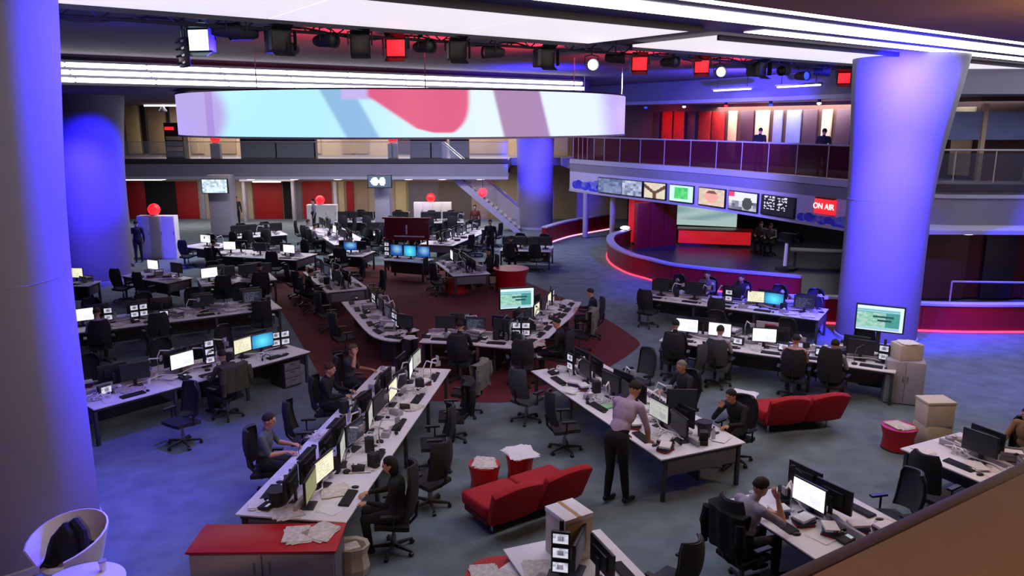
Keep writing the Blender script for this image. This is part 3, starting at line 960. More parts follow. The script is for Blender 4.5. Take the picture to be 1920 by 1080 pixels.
# ---- studio floor and sets
stage_poly = st_line[2:] + [P(1600, 470)] + [(16, 27), (19, 33), (10, 42), (6.6, 40.5)]
st_fl = struct('floor_studio', MB().prism(offset(st_line, -0.12) + [(10.2, 24.9), (20.5, 25.2), (20.5, 36), (11, 44), (6.6, 41)], 0.0, 0.10).mesh('floor_studio', mat('dark_studio_floor', '#3b3846', 0.35, noise=0.2, scale=0.8), smooth=0))
M_dark = mat('dark_studio_drape', '#17141d', 0.9, noise=0.2, scale=3)
M_maroon = mat('maroon_set_wall', '#8f1420', 0.5, noise=0.12, scale=1.2)
struct('wall_studio_back', MB().prism(offset([(6.5, 43.5), (12.5, 39.5), (17.0, 32.0), (19.5, 25.0)], 0.0) + offset([(6.5, 43.5), (12.5, 39.5), (17.0, 32.0), (19.5, 25.0)], -0.2)[::-1], 0.1, 3.3).mesh('wall_studio_back', M_dark, smooth=0))
def stand_at(u, v, z=0.1):
    return P(u, v, z)
# maroon set block
x, y = stand_at(1228, 466)
t = thing('set_wall', 'tall maroon set wall behind the curved studio wall', 'set wall', (x, y, 0.1), 0.5)
for k in range(3):
    obj('panel', MB().box((-0.75 + 0.75 * k, 0.0, 1.05), (0.73, 0.22, 2.1)).mesh('panel', M_maroon, bevel=0.02), t)
obj('plinth', MB().box((0, 0, 0.04), (2.3, 0.3, 0.08)).mesh('plinth', M_slab_dk), t)
# glowing red column left of the set
x, y = stand_at(1197, 455)
t = thing('set_column', 'bright red set column left of the maroon set wall', 'set wall', (x, y, 0.1), 0.4)
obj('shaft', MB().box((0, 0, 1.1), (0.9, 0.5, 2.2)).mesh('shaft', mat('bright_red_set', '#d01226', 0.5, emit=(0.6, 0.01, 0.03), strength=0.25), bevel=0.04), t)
obj('plinth', MB().box((0, 0, 0.04), (1.0, 0.6, 0.08)).mesh('plinth', M_slab_dk), t)
# video wall and red counter
x, y = stand_at(1330, 462)
def pic_video(u, v, i, j):
    a = 0.5 + 0.5 * math.sin(u * 7 + math.sin(v * 9) * 2)
    return (0.30 + 0.25 * a, 0.50 + 0.25 * a, 0.52 + 0.22 * a) if v > 0.18 else (0.55, 0.75, 0.72)
t = thing('video_wall', 'pale green video wall in the studio behind the red counter', 'screen', (x + 0.1, y + 1.6, 0.1), -0.35)
obj('casing', MB().box((0, 0, 1.45), (3.1, 0.16, 1.5)).mesh('casing', M_black, bevel=0.02), t)
obj('display', picture('display', 3.0, 1.4, pic_video, 40, 22, 0.55), t, (0, -0.09, 1.45))
obj('foot', MB().box((-1.0, 0, 0.35), (0.2, 0.2, 0.7)).box((1.0, 0, 0.35), (0.2, 0.2, 0.7)).box((0, 0, 0.02), (2.6, 0.5, 0.04)).mesh('foot', M_dgrey), t)
t = thing('news_desk', 'long bright red studio counter under the video wall', 'counter', (x + 0.2, y, 0.1), -0.25)
M_redlit = mat('red_backlit_counter', '#e01525', 0.4, emit=(0.9, 0.02, 0.03), strength=0.35)
obj('front', MB().box((0, 0, 0.42), (3.2, 0.25, 0.6)).mesh('front', M_redlit, bevel=0.03), t)
obj('counter_top', MB().box((0, 0.25, 0.75), (3.35, 0.9, 0.06)).mesh('counter_top', M_redgloss, bevel=0.015), t)
obj('plinth', MB().box((0, 0.25, 0.06), (3.0, 0.7, 0.12)).mesh('plinth', M_slab_dk), t)
# posts
for u, v, lab in ((1097, 446, 'slim grey post at the left end of the studio fascia'), (1147, 452, 'slim grey post right of the left studio post')):
    x, y = P(u, v)
    t = thing('post', lab, 'post', (x, y, 0))
    obj('shaft', MB().cyl((0, 0, 0.04), (0, 0, 2.24), 0.13, n=16).mesh('shaft', M_lgrey), t)
    obj('base', MB().lathe([(0, 0), (0.2, 0), (0.2, 0.03), (0.14, 0.05), (0, 0.05)], 16).mesh('base', M_steel), t)
# robotic studio camera and low desk
x, y = P(1472, 506, 0.1)
t = thing('studio_camera', 'robot studio camera on a shiny silver pedestal inside the studio', 'camera', (x, y, 0.1), 0.6)
obj('base', MB().lathe([(0, 0), (0.38, 0), (0.38, 0.10), (0.2, 0.16), (0, 0.16)], 20).mesh('base', M_black2), t)
obj('column', MB().cyl((0, 0, 0.14), (0, 0, 1.05), 0.09, 0.07, n=16).mesh('column', M_white), t)
hd = obj('head', MB().box((0, 0, 1.25), (0.30, 0.62, 0.34)).mesh('head', M_black2, bevel=0.03), t)
obj('lens', MB().cyl((0, -0.3, 1.25), (0, -0.62, 1.25), 0.10, 0.12, n=16).mesh('lens', M_black), hd)
obj('prompter', MB().box((0, -0.55, 1.42), (0.42, 0.03, 0.34), tilt=0.6).mesh('prompter', M_dgrey, bevel=0.01), hd)
x, y = P(1545, 500, 0.1)
t = thing('presenter_table', 'low pale studio table right of the robot camera', 'table', (x, y, 0.1), -0.3)
obj('tabletop', MB().box((0, 0, 0.62), (2.6, 0.8, 0.06)).mesh('tabletop', M_lgrey, bevel=0.02), t)
for sx in (-1, 1):
    obj('leg', MB().box((sx * 1.1, 0, 0.3), (0.08, 0.6, 0.6)).mesh('leg', M_dgrey), t)
x, y = P(1168, 458, 0.1)
t = thing('floor_lamp', 'small white glowing lamp on the end of the curved wall', 'lamp', (st_line[1][0], st_line[1][1], 0.8), 0)
obj('base', MB().lathe([(0, 0), (0.12, 0), (0.10, 0.05), (0, 0.05)], 14).mesh('base', M_steel), t)
obj('lens', MB().ball((0, 0, 0.12), (0.22, 0.15, 0.08)).mesh('lens', M_white_emit), t)

# ---- upper floor, right: red tinted glass balustrade, panelled back wall
bal = thing('glass_balustrade', 'maroon tinted glass balustrade of the right upper floor', 'balustrade', (*EDGE_R[0], 3.84))
bl = [(x - EDGE_R[0][0], y - EDGE_R[0][1]) for x, y in offset(EDGE_R, -0.12)]
pole = MB().cyl((0, 0, 0), (0, 0, 1.12), 0.025, n=8).mesh('pole', M_lgrey)
for i in range(len(bl) - 1):
    obj('pane', ribbon(MB(), bl[i:i + 2], -0.012, 0.012, 0.02, 1.06).mesh('pane', M_glass, smooth=0), bal)
    obj('pole', pole, bal, (bl[i][0], bl[i][1], 0))
obj('handrail', ribbon(MB(), bl, -0.03, 0.03, 1.06, 1.11).mesh('handrail', M_lgrey), bal)
BW = offset(EDGE_R, -5.2)
BWs = [BW[0]] + BW[3:-1:1] + [BW[-1]]
wr = struct('wall_upper_right', ribbon(MB(), [(3.2, 46)] + BW + [(22, 26.0)], -0.2, 0.0, 3.72, 6.5).mesh('wall_upper_right', mat('dim_brown_wall', '#5d463c', 0.8, noise=0.1, scale=1)))
ML_red = mat('red_lit_panel', '#a51c1c', 0.5, noise=0.35, scale=2.2)
ML_cream = mat('cream_panel', '#c9b98c', 0.6, noise=0.1, scale=2)
ML_blue = mat('blue_grey_panel', '#6c79a8', 0.5, noise=0.15, scale=2)
ML_dark = mat('dark_plum_panel', '#3a2336', 0.5, noise=0.15, scale=2)
ML_white = mat('pale_panel', '#c6c3d6', 0.5, noise=0.1, scale=2)
seq = [ML_dark, ML_red, ML_red, ML_dark, ML_red, ML_red, ML_cream, ML_dark, ML_cream, ML_blue, ML_blue, ML_dark, ML_cream, ML_dark, ML_white, ML_dark, ML_cream, ML_blue, ML_dark, ML_cream]
tot = 20
def on_line(line, t):
    Ls = [math.hypot(line[i + 1][0] - line[i][0], line[i + 1][1] - line[i][1]) for i in range(len(line) - 1)]
    d = t * sum(Ls)
    for i, l in enumerate(Ls):
        if d <= l or i == len(Ls) - 1:
            k = d / l
            a, b = line[i], line[i + 1]
            return (a[0] + (b[0] - a[0]) * k, a[1] + (b[1] - a[1]) * k, math.atan2(b[1] - a[1], b[0] - a[0]))
        d -= l
BWf = offset(EDGE_R, -5.1)
for k in range(tot):
    x, y, a = on_line(BWf, (k + 0.5) / tot)
    x2, y2, _ = on_line(BWf, (k + 1) / tot)
    wd = 2 * math.hypot(x2 - x, y2 - y) * (0.86 if k % 3 else 0.55)
    obj('panel', MB().box((0, -0.05, 1.3), (wd, 0.08, 2.3)).mesh('panel', seq[k], bevel=0.01), wr, (x, y, 3.72), a)
for k in range(7):
    x, y, a = on_line(offset(EDGE_R, -1.2), (k + 0.7) / 7)
    t = thing('ceiling_spotlight', 'small red or blue spotlight under the right upper ceiling, %s from the left' % ORD[k], 'spotlight', (x, y, 6.42), a)
    obj('can', MB().cyl((0, 0, 0.08), (0, 0, -0.10), 0.06, n=12).mesh('can', M_black2), t)
    obj('lens', MB().ball((0, 0, -0.11), (0.08, 0.08, 0.05)).mesh('lens', (M_red_emit, M_blue_emit, M_warm_emit)[k % 3]), t)
spot('red_room_glow', (6.6, 39.5, 6.2), (8.6, 41, 4.4), 160, (1.0, 0.06, 0.05), 120, 1.0)
spot('red_room_glow', (9.3, 35.0, 6.2), (11.5, 36.8, 4.4), 160, (1.0, 0.06, 0.05), 120, 1.0)
# slim linear lights on the ceiling edge of the right bay
for k, (t_, lab) in enumerate(((0.66, 'slim glowing ceiling light above the right upper floor, left one'), (0.86, 'slim glowing ceiling light above the right upper floor, right one'))):
    x, y, a = on_line(offset(EDGE_R, 0.55), t_)
    t = thing('linear_light', lab, 'ceiling light', (x, y, 6.86), a)
    obj('housing', MB().box((0, 0, 0.03), (2.0, 0.2, 0.06)).mesh('housing', M_slab_lt), t)
    obj('tube', MB().box((0, 0, -0.02), (1.9, 0.14, 0.05)).mesh('tube', M_tube, bevel=0.01), t)
    obj('bracket', MB().cyl((-0.8, 0, 0.05), (-0.8, 0, 0.45), 0.012, n=6).cyl((0.8, 0, 0.05), (0.8, 0, 0.45), 0.012, n=6).mesh('bracket', M_dgrey), t)

# ---- upper floor right of the big pillar
t = thing('railing', 'dark metal railing on the upper floor right of the big pillar', 'railing', (11.4, 24.6, 3.82))
obj('handrail', MB().cyl((0, 0, 1.0), (10, -0.9, 1.0), 0.03, n=8).mesh('handrail', M_lgrey), t)
bal_p = MB().cyl((0, 0, 0), (0, 0, 1.0), 0.02, n=6).mesh('baluster', M_lgrey)
for k in range(9):
    obj('baluster', bal_p, t, (1.2 * k, -0.108 * k, 0))
    obj('glass_pane', MB().box((1.2 * k + 0.6, -0.108 * k - 0.05, 0.48), (1.1, 0.015, 0.85), rz=-0.09).mesh('glass_pane', mat('dim_glass', '#4a4a62', 0.1, alpha=0.4), smooth=0), t)
obj('window_band', MB().box((17, 25.85, 5.55), (7, 0.1, 0.9)).mesh('window_band', ML_blue), wr)
for k in range(5):
    obj('mullion', MB().box((13.8 + 1.6 * k, 25.8, 5.0), (0.14, 0.14, 2.5)).mesh('mullion', M_cream), wr)
# room under it
rr_w = struct('wall_lower_right', MB().box((16.5, 24.6, 1.35), (11, 0.2, 2.5)).mesh('wall_lower_right', mat('dark_red_wall', '#3f0f12', 0.7, noise=0.2, scale=1)))
obj('panel', MB().box((13.9, 24.4, 1.25), (1.3, 0.1, 2.3)).mesh('panel', mat('brown_door_panel', '#4a3020', 0.6, noise=0.1, scale=2), bevel=0.01), rr_w)
obj('panel', MB().box((15.6, 24.4, 1.25), (1.0, 0.1, 2.3)).mesh('panel', M_black2, bevel=0.01), rr_w)
obj('panel', MB().box((17.0, 24.4, 1.25), (0.9, 0.1, 2.3)).mesh('panel', mat('rust_panel', '#8a2f1a', 0.6, noise=0.1, scale=2), bevel=0.01), rr_w)
t = thing('handrail', 'thin metal handrail behind the long red wall at right', 'railing', (12.9, 22.2, 0))
obj('post', MB().cyl((0, 0, 0), (0, 0, 1.1), 0.025, n=8).mesh('post', M_lgrey), t)
obj('post', MB().cyl((2.6, -0.2, 0), (2.6, -0.2, 1.1), 0.025, n=8).mesh('post', M_lgrey), t)
obj('rail', MB().tube([(0, 0, 1.1), (2.6, -0.2, 1.1), (5.0, -0.4, 1.1)], 0.03, 8).mesh('rail', M_lgrey), t)

# ---- back: lower wall panels, upper wall panels
def back_panel(u0, u1, v0, v1, m, Y=45.9, parent=wall_back, name='panel'):
    z1, z0 = depth_at(Y, v0), depth_at(Y, v1)
    k = (Y * math.cos(PITCH) + (EYE - (z0 + z1) / 2) * math.sin(PITCH)) / FPX
    x0, x1 = (u0 - 960) * k, (u1 - 960) * k
    z0 = max(z0, 0.0)
    return obj(name, MB().box(((x0 + x1) / 2, Y, (z0 + z1) / 2), (x1 - x0, 0.08, z1 - z0)).mesh(name, m, bevel=0.01), parent)
M_bred = mat('red_back_wall', '#a01418', 0.6, noise=0.12, scale=1)
M_bdark = mat('dark_doorway', '#171018', 0.9)
for u0, u1, m in ((236, 274, M_bred), (274, 332, M_bdark), (332, 372, M_bred), (376, 384, M_lgrey), (446, 474, M_cream), (476, 530, M_bred), (532, 546, M_bdark), (548, 566, M_mgrey),
                  (568, 622, M_bred), (626, 632, M_white), (636, 646, ML_cream), (650, 664, M_bred), (668, 690, M_beige), (742, 762, ML_cream), (766, 822, M_mgrey), (824, 884, mat('grey_brown_wall', '#6a6258', 0.8)), (890, 930, M_beige)):
    back_panel(u0, u1, 340, 413, m)
for u0, u1, m in ((236, 262, ML_cream), (266, 274, M_bdark), (278, 310, M_beige), (314, 320, M_dgrey), (356, 380, M_cream), (400, 440, M_beige), (560, 600, M_cream), (640, 690, M_beige), (745, 838, ML_dark), (842, 875, M_bdark), (880, 950, M_beige)):
    back_panel(u0, u1, 195, 288, m)
# light frame doorway at the back
x0 = (510 - 960) / FPX * 45
t = thing('portal', 'white framed portal with a lit canopy against the red back wall', 'portal', (x0, 44.6, 0))
obj('canopy', MB().box((0, 0, 2.42), (3.1, 0.7, 0.14)).mesh('canopy', M_white, bevel=0.02), t)
for sx in (-1, 1):
    obj('post', MB().box((sx * 1.4, 0, 1.18), (0.16, 0.4, 2.35)).mesh('post', M_lgrey, bevel=0.01), t)
obj('light_bar', MB().box((0, -0.30, 2.32), (1.6, 0.06, 0.06)).mesh('light_bar', M_warm_emit), t)
# bright ceiling lights by the dark doorway at left
x0 = (285 - 960) / FPX * 43
t = thing('ceiling_light', 'wide white ceiling light above the dark doorway at far left', 'ceiling light', (x0, 42.0, 2.66))
obj('diffuser', MB().box((0, 0, 0), (2.9, 1.4, 0.06)).mesh('diffuser', M_tube, bevel=0.01), t)
obj('frame', MB().box((0, 0, 0.05), (3.0, 1.5, 0.05)).mesh('frame', M_lgrey), t)
# open glass stair right of the back rooms
x0, y0 = P(948, 405)
t = thing('staircase', 'glass sided stair rising beside the distant blue pillar', 'staircase', (-1.6, 40.9, 0))
step = MB().box((0, 0, 0), (0.28, 1.2, 0.05)).mesh('tread', M_lgrey)
for k in range(17):
    obj('tread', step, t, (1.9 - 0.24 * k, 0, 0.2 + 0.2 * k))
for sy in (-0.62, 0.62):
    obj('stringer', MB().add([(2.1, sy, 0.0), (1.7, sy, 0.0), (-2.2, sy, 3.3), (-2.0, sy, 3.6), (2.1, sy + 0.05, 0.0), (1.7, sy + 0.05, 0.0), (-2.2, sy + 0.05, 3.3), (-2.0, sy + 0.05, 3.6)],
                         [(0, 1, 2, 3), (7, 6, 5, 4), (0, 4, 5, 1), (1, 5, 6, 2), (2, 6, 7, 3), (3, 7, 4, 0)]).mesh('stringer', M_slab_lt), t)
    obj('glass_side', MB().add([(2.0, sy, 0.3), (-2.0, sy, 3.65), (-2.0, sy, 4.6), (2.0, sy, 1.25), (2.0, sy + 0.02, 0.3), (-2.0, sy + 0.02, 3.65), (-2.0, sy + 0.02, 4.6), (2.0, sy + 0.02, 1.25)],
                           [(3, 2, 1, 0), (4, 5, 6, 7), (0, 1, 5, 4), (1, 2, 6, 5), (2, 3, 7, 6), (3, 0, 4, 7)]).mesh('glass_side', M_glass_clear, smooth=0), t)
    obj('handrail', MB().cyl((2.0, sy, 1.28), (-2.0, sy, 4.63), 0.03, n=8).mesh('handrail', M_chrome), t)
# clear glass along the back balcony
bb = thing('glass_balustrade', 'clear glass balustrade along the back balcony', 'balustrade', (-20, 40.15, 3.82))
pn = MB().box((0, 0, 0.42), (1.9, 0.014, 0.76)).mesh('pane', M_glass_clear, smooth=0)
for k in range(10):
    obj('pane', pn, bb, (1.0 + 1.98 * k, 0, 0))
obj('handrail', MB().cyl((0, 0, 0.84), (19.8, 0, 0.84), 0.02, n=8).mesh('handrail', M_lgrey), bb)

_q = rw[6]
t = thing('dome_lamp', 'red glowing dome lamp on the wall behind the right television', 'lamp', (_q[0] + 0.35, _q[1] - 0.05, 0.82))
obj('socket', MB().lathe([(0, 0), (0.20, 0), (0.20, 0.03), (0, 0.03)], 18).mesh('socket', M_lgrey), t)
obj('globe', MB().ball((0, 0, 0.08), (0.26, 0.26, 0.12), 20, 12).mesh('globe', M_red_emit), t)
# ================================================================== FURNITURE KITS
def kit_chair(m_back, m_seat, tall=False):
    bh = 0.56 if not tall else 0.70
    def back(u, v):
        x = (u - 0.5) * (0.46 - 0.10 * abs(v - 0.45))
        e = max(0, v - 0.8) / 0.2
        x *= 1 - 0.25 * e * e
        return (x, -0.25 - 0.05 * math.sin(v * PI * 0.9) - 0.05 * v + 0.10 * (abs(u - 0.5) * 2) ** 2, 0.56 + bh * v)
    b = MB().grid(lambda u, v: back(u, v), 8, 8, thick=-0.035).mesh('backrest', m_back, smooth=60)
    rim = [back(0, v / 6) for v in range(7)] + [back(u / 6, 1) for u in range(1, 7)] + [back(1, 1 - v / 6) for v in range(1, 7)]
    rm = MB().tube(rim, 0.016, 6).mesh('back_frame', M_black)
    seat = MB().grid(lambda u, v: ((u - 0.5) * (0.50 - 0.06 * abs(v - 0.5)), -0.22 + 0.46 * v, 0.475 - 0.02 * math.cos((v) * PI * 1.2) - 0.012 * (1 - (2 * u - 1) ** 2)), 8, 8, thick=0.06).mesh('seat', m_seat, smooth=60)
    spine = MB().tube([(0, -0.02, 0.40), (0, -0.22, 0.40), (0, -0.31, 0.50), (0, -0.335, 0.72)], 0.022, 8).box((0, 0, 0.40), (0.18, 0.2, 0.05)).mesh('tilt_bracket', M_black)
    col = MB().cyl((0, 0, 0.09), (0, 0, 0.25), 0.035, n=10).cyl((0, 0, 0.25), (0, 0, 0.42), 0.022, n=10).mesh('gas_column', M_steel)
    leg = MB().add([(0.03, -0.022, 0.07), (0.30, -0.014, 0.062), (0.30, 0.014, 0.062), (0.03, 0.022, 0.07), (0.03, -0.022, 0.12), (0.30, -0.014, 0.085), (0.30, 0.014, 0.085), (0.03, 0.022, 0.12)],
                   [(0, 3, 2, 1), (4, 5, 6, 7), (0, 1, 5, 4), (1, 2, 6, 5), (2, 3, 7, 6), (3, 0, 4, 7)]).mesh('base_leg', M_dgrey)
    cas = MB().cyl((0.29, -0.025, 0.03), (0.29, 0.025, 0.03), 0.030, n=10).mesh('castor', M_black)
    kit = [('backrest', b, (0, 0, 0), 0, [('back_frame', rm, (0, 0, 0), 0)]), ('seat', seat, (0, 0, 0), 0, []), ('tilt_bracket', spine, (0, 0, 0), 0, []), ('gas_column', col, (0, 0, 0), 0, [])]
    for k in range(5):
        kit.append(('base_leg', leg, (0, 0, 0), 2 * PI * k / 5 + 0.3, [('castor', cas, (0, 0, 0), 0)]))
    for sx in (-1, 1):
        arm = MB().tube([(sx * 0.20, -0.02, 0.42), (sx * 0.30, -0.02, 0.44), (sx * 0.30, -0.02, 0.64)], 0.016, 6).box((sx * 0.30, 0.02, 0.655), (0.07, 0.25, 0.03)).mesh('armrest', M_black)
        kit.append(('armrest', arm, (0, 0, 0), 0, []))
    return kit
K_chair = kit_chair(M_mesh, M_mesh)
K_chair_g = kit_chair(M_mesh_grey, M_mesh_grey)
K_chair_tall = kit_chair(M_mesh, M_mesh, True)
M_olive = mat('olive_jacket_cloth', '#45432f', 0.95, noise=0.2, scale=20, bump=0.3)

def monitor_parts(w, h, z):
    cas = MB().box((0, 0, z), (w, 0.035, h)).box((0, 0.03, z), (w * 0.6, 0.04, h * 0.6)).mesh('casing', M_black, bevel=0.008)
    neck = MB().box((0, 0.055, z * 0.55), (0.06, 0.03, z * 1.0)).mesh('neck', M_dgrey, bevel=0.006)
    base = MB().box((0, 0.03, 0.008), (w * 0.45, 0.18, 0.016)).mesh('base', M_dgrey, bevel=0.006)
    return cas, neck, base
PIC = {'w': pic_page('#f4f2fa', '#7d84b0', 1), 'c': pic_page('#e9e4c4', '#8a8468', 2), 'g': pic_page('#dfe0d8', '#7a8a9a', 3),
       't': pic_turq, 'u': pic_blue, 'r': pic_rundown, 'b': pic_dark, 'd': pic_page('#2a2c3c', '#9aa0c0', 4), 'm': pic_page('#9a9a62', '#56604a', 6)}
STR = {'w': 1.15, 'c': 0.95, 'g': 0.55, 't': 1.0, 'u': 0.9, 'r': 1.0, 'b': 1.0, 'd': 0.5, 'm': 0.55}
LOOK = {'w': 'white-page monitor', 'c': 'cream-page monitor', 'g': 'grey-page monitor', 't': 'turquoise monitor', 'u': 'blue-picture monitor', 'b': 'dark monitor', 'd': 'dim-rowed monitor', 'm': 'yellow-green monitor'}
mon_cache = {}
def monitor_kit(code, w=0.53, h=0.33, z=0.30):
    k = (code, w, h)
    if k not in mon_cache:
        ck = ('geo', w, h, z)
        if ck not in mon_cache:
            mon_cache[ck] = monitor_parts(w, h, z)
        cas, neck, base = mon_cache[ck]
        n = (6, 4) if code == 'b' else (28, 18)
        dp = picture('display', w - 0.03, h - 0.035, PIC[code], n[0], n[1], STR[code])
        mon_cache[k] = [('casing', cas, (0, 0, 0), 0, [('display', dp, (0, -0.0185, z), 0)]), ('neck', neck, (0, 0, 0), 0, []), ('base', base, (0, 0, 0), 0, [])]
    return mon_cache[k]

small_cas = MB().box((0, 0, 0), (0.21, 0.05, 0.165)).mesh('screen_unit', M_black, bevel=0.008)
small_pic = [picture('display', 0.17, 0.115, pic_small(k), 10, 8, 0.8) for k in range(5)]
def kit_cluster(nx, nz):
    kit = [('stand', MB().box((0, 0.06, 0.012), (0.3, 0.16, 0.024)).box((0, 0.06, 0.10 + 0.08 * nz), (0.05, 0.03, 0.2 + 0.16 * nz)).mesh('stand', M_dgrey, bevel=0.004), (0, 0, 0), 0, [])]
    for j in range(nz):
        for i in range(nx):
            kit.append(('screen_unit', small_cas, ((i - (nx - 1) / 2) * 0.217, 0, 0.16 + 0.172 * j), 0, [('display', small_pic[(i * 2 + j) % 5], (0, -0.0262, 0), 0)]))
    return kit
K_quad = kit_cluster(2, 2)
K_stack = kit_cluster(1, 3)
K_duo = kit_cluster(1, 2)
K_phone = [('body', MB().box((0, 0, 0.03), (0.20, 0.18, 0.05), tilt=0.18).mesh('body', M_black2, bevel=0.01), (0, 0, 0), 0, []),
           ('handset', MB().tube([(-0.075, -0.08, 0.075), (-0.075, -0.04, 0.095), (-0.075, 0.05, 0.105), (-0.075, 0.09, 0.09)], [0.024, 0.015, 0.015, 0.024], 8).mesh('handset', M_black), (0, 0, 0), 0, []),
           ('display', MB().box((0.035, 0.045, 0.066), (0.09, 0.045, 0.004), tilt=0.18).mesh('display', mat('phone_display', '#8090a0', 0.3, emit=(0.5, 0.55, 0.65), strength=0.4)), (0, 0, 0), 0, [])]
K_talk = [('body', MB().box((0, 0.02, 0.10), (0.24, 0.07, 0.19), tilt=-0.25).box((0, 0.05, 0.01), (0.22, 0.16, 0.02)).mesh('body', M_black, bevel=0.01), (0, 0, 0), 0, []),
          ('display', picture('display', 0.19, 0.12, pic_small(2), 10, 8, 0.9), (0, -0.045, 0.115), 0, [])]
kb = MB()
kb.box((0, 0, 0.012), (0.44, 0.15, 0.020), tilt=0.05)
kbk = MB()
for r_ in range(5):
    for q in range(15):
        kbk.box((-0.20 + 0.0285 * q, -0.054 + 0.027 * r_, 0.0245 + 0.0014 * r_), (0.024, 0.022, 0.007))
K_key = [('body', kb.mesh('body', M_black, bevel=0.004), (0, 0, 0), 0, []), ('key_field', kbk.mesh('key_field', M_black2, smooth=0), (0, 0, 0), 0, [])]
K_mouse = [('mouse', MB().ball((0, 0, 0.014), (0.032, 0.055, 0.020), 12, 8).mesh('mouse', M_black), (0, 0, 0), 0, [])]
def sheets(n, w, l, seed, m):
    q = random.Random(seed)
    mb = MB()
    z = 0.0
    for i in range(n):
        mb.box((q.uniform(-.03, .03), q.uniform(-.03, .03), z + 0.002), (w, l, 0.0035), rz=q.uniform(-.35, .35))
        z += 0.0037
    return mb.mesh('papers', m, smooth=0)
K_papers = [[('papers', sheets(4, 0.21, 0.30, 3, M_paper), (0, 0, 0), 0, [])], [('papers', sheets(9, 0.22, 0.30, 5, M_paper), (0, 0, 0), 0, [])], [('papers', sheets(5, 0.30, 0.38, 8, M_paper2), (0, 0, 0), 0, [])],
            [('papers', sheets(2, 0.21, 0.30, 11, M_paper), (0, 0, 0), 0, [])]]
K_cup = [('body', MB().lathe([(0, 0), (0.030, 0), (0.042, 0.11), (0.045, 0.11), (0.045, 0.115), (0.040, 0.115), (0.034, 0.02), (0, 0.02)], 14).mesh('body', M_paper), (0, 0, 0), 0, []),
         ('lid', MB().lathe([(0, 0.113), (0.046, 0.113), (0.043, 0.128), (0, 0.128)], 14).mesh('lid', M_lgrey), (0, 0, 0), 0, [])]
K_bottle = [('body', MB().lathe([(0, 0), (0.033, 0), (0.034, 0.13), (0.015, 0.17), (0.015, 0.20), (0, 0.20)], 14).mesh('body', mat('clear_plastic_bottle', '#a8b4c8', 0.15, alpha=0.5)), (0, 0, 0), 0, []),
            ('cap', MB().cyl((0, 0, 0.198), (0, 0, 0.222), 0.017, n=12).mesh('cap', M_print1), (0, 0, 0), 0, [])]
K_folder = [('cover', MB().box((0, 0, 0.008), (0.26, 0.34, 0.012)).mesh('cover', M_green, bevel=0.003), (0, 0, 0), 0, []), ('sheet', MB().box((0.01, 0.0, 0.0155), (0.22, 0.30, 0.003), rz=0.1).mesh('sheet', mat('pale_green_sheet', '#9fd6a6', 0.8)), (0, 0, 0), 0, [])]
K_ped = [('body', MB().box((0, 0, 0.30), (0.42, 0.55, 0.56)).mesh('body', M_dgrey, bevel=0.006), (0, 0, 0), 0, [])]
for k in range(3):
    K_ped.append(('drawer', MB().box((0, -0.283, 0.13 + 0.18 * k), (0.39, 0.02, 0.165)).mesh('drawer', M_mgrey, bevel=0.004), (0, 0, 0), 0,
                  [('handle', MB().box((0, -0.30, 0.18 + 0.18 * k), (0.14, 0.015, 0.015)).mesh('handle', M_steel), (0, 0, 0), 0)]))
K_bag = [('body', MB().lathe([(0, 0), (0.17, 0.0), (0.21, 0.10), (0.19, 0.26), (0.11, 0.34), (0, 0.35)], 14, ex=1.0, ey=0.6).mesh('body', M_black2), (0, 0, 0), 0, []),
         ('strap', MB().tube([(-0.13, 0, 0.28), (-0.10, 0, 0.44), (0, 0, 0.50), (0.10, 0, 0.44), (0.13, 0, 0.28)], 0.014, 6).mesh('strap', M_black), (0, 0, 0), 0, [])]
K_head = [('band', MB().tube([(-0.085, 0, 0.03), (-0.08, 0, 0.10), (0, 0, 0.14), (0.08, 0, 0.10), (0.085, 0, 0.03)], 0.010, 6).mesh('band', M_black), (0, 0, 0), 0, []),
          ('ear_cup', MB().ball((-0.085, 0, 0.035), (0.02, 0.035, 0.035)).mesh('ear_cup', M_black2), (0, 0, 0), 0, []), ('ear_cup', MB().ball((0.085, 0, 0.035), (0.02, 0.035, 0.035)).mesh('ear_cup', M_black2), (0, 0, 0), 0, [])]
K_lamp = [('base', MB().lathe([(0, 0), (0.08, 0), (0.08, 0.02), (0, 0.02)], 14).mesh('base', M_dgrey), (0, 0, 0), 0, []),
          ('arm', MB().tube([(0, 0, 0.02), (0, 0.06, 0.28), (0.03, -0.06, 0.46)], 0.010, 6).mesh('arm', M_steel), (0, 0, 0), 0, []),
          ('shade', MB().lathe([(0.015, 0.05), (0.03, 0.04), (0.06, -0.02), (0.055, -0.02), (0.02, 0.035)], 12, c=(0.03, -0.08, 0.44)).mesh('shade', M_lgrey), (0, 0, 0), 0, [])]

tr = MB()
for zz in (0.0, 0.075, 0.15):
    tr.box((0, 0, zz + 0.004), (0.25, 0.33, 0.008)).box((-0.122, 0, zz + 0.03), (0.006, 0.33, 0.05)).box((0.122, 0, zz + 0.03), (0.006, 0.33, 0.05)).box((0, 0.162, zz + 0.03), (0.25, 0.006, 0.05))
K_tray = [('tray', tr.mesh('tray', M_lgrey, smooth=0), (0, 0, 0), 0, []), ('sheet', MB().box((0, 0, 0.168), (0.21, 0.30, 0.018)).box((0, 0, 0.02), (0.21, 0.30, 0.022)).mesh('sheet', M_paper, smooth=0), (0, 0, 0), 0, [])]
K_books = [('book', MB().box((0, 0, 0.02 + 0.038 * k), (0.17 + 0.02 * (k % 2), 0.24, 0.034), rz=0.25 * (k - 1)).mesh('book', (mat('red_book', '#7c1a22', 0.6), mat('navy_book', '#20264a', 0.6), M_paper)[k], bevel=0.003), (0, 0, 0), 0, []) for k in range(3)]
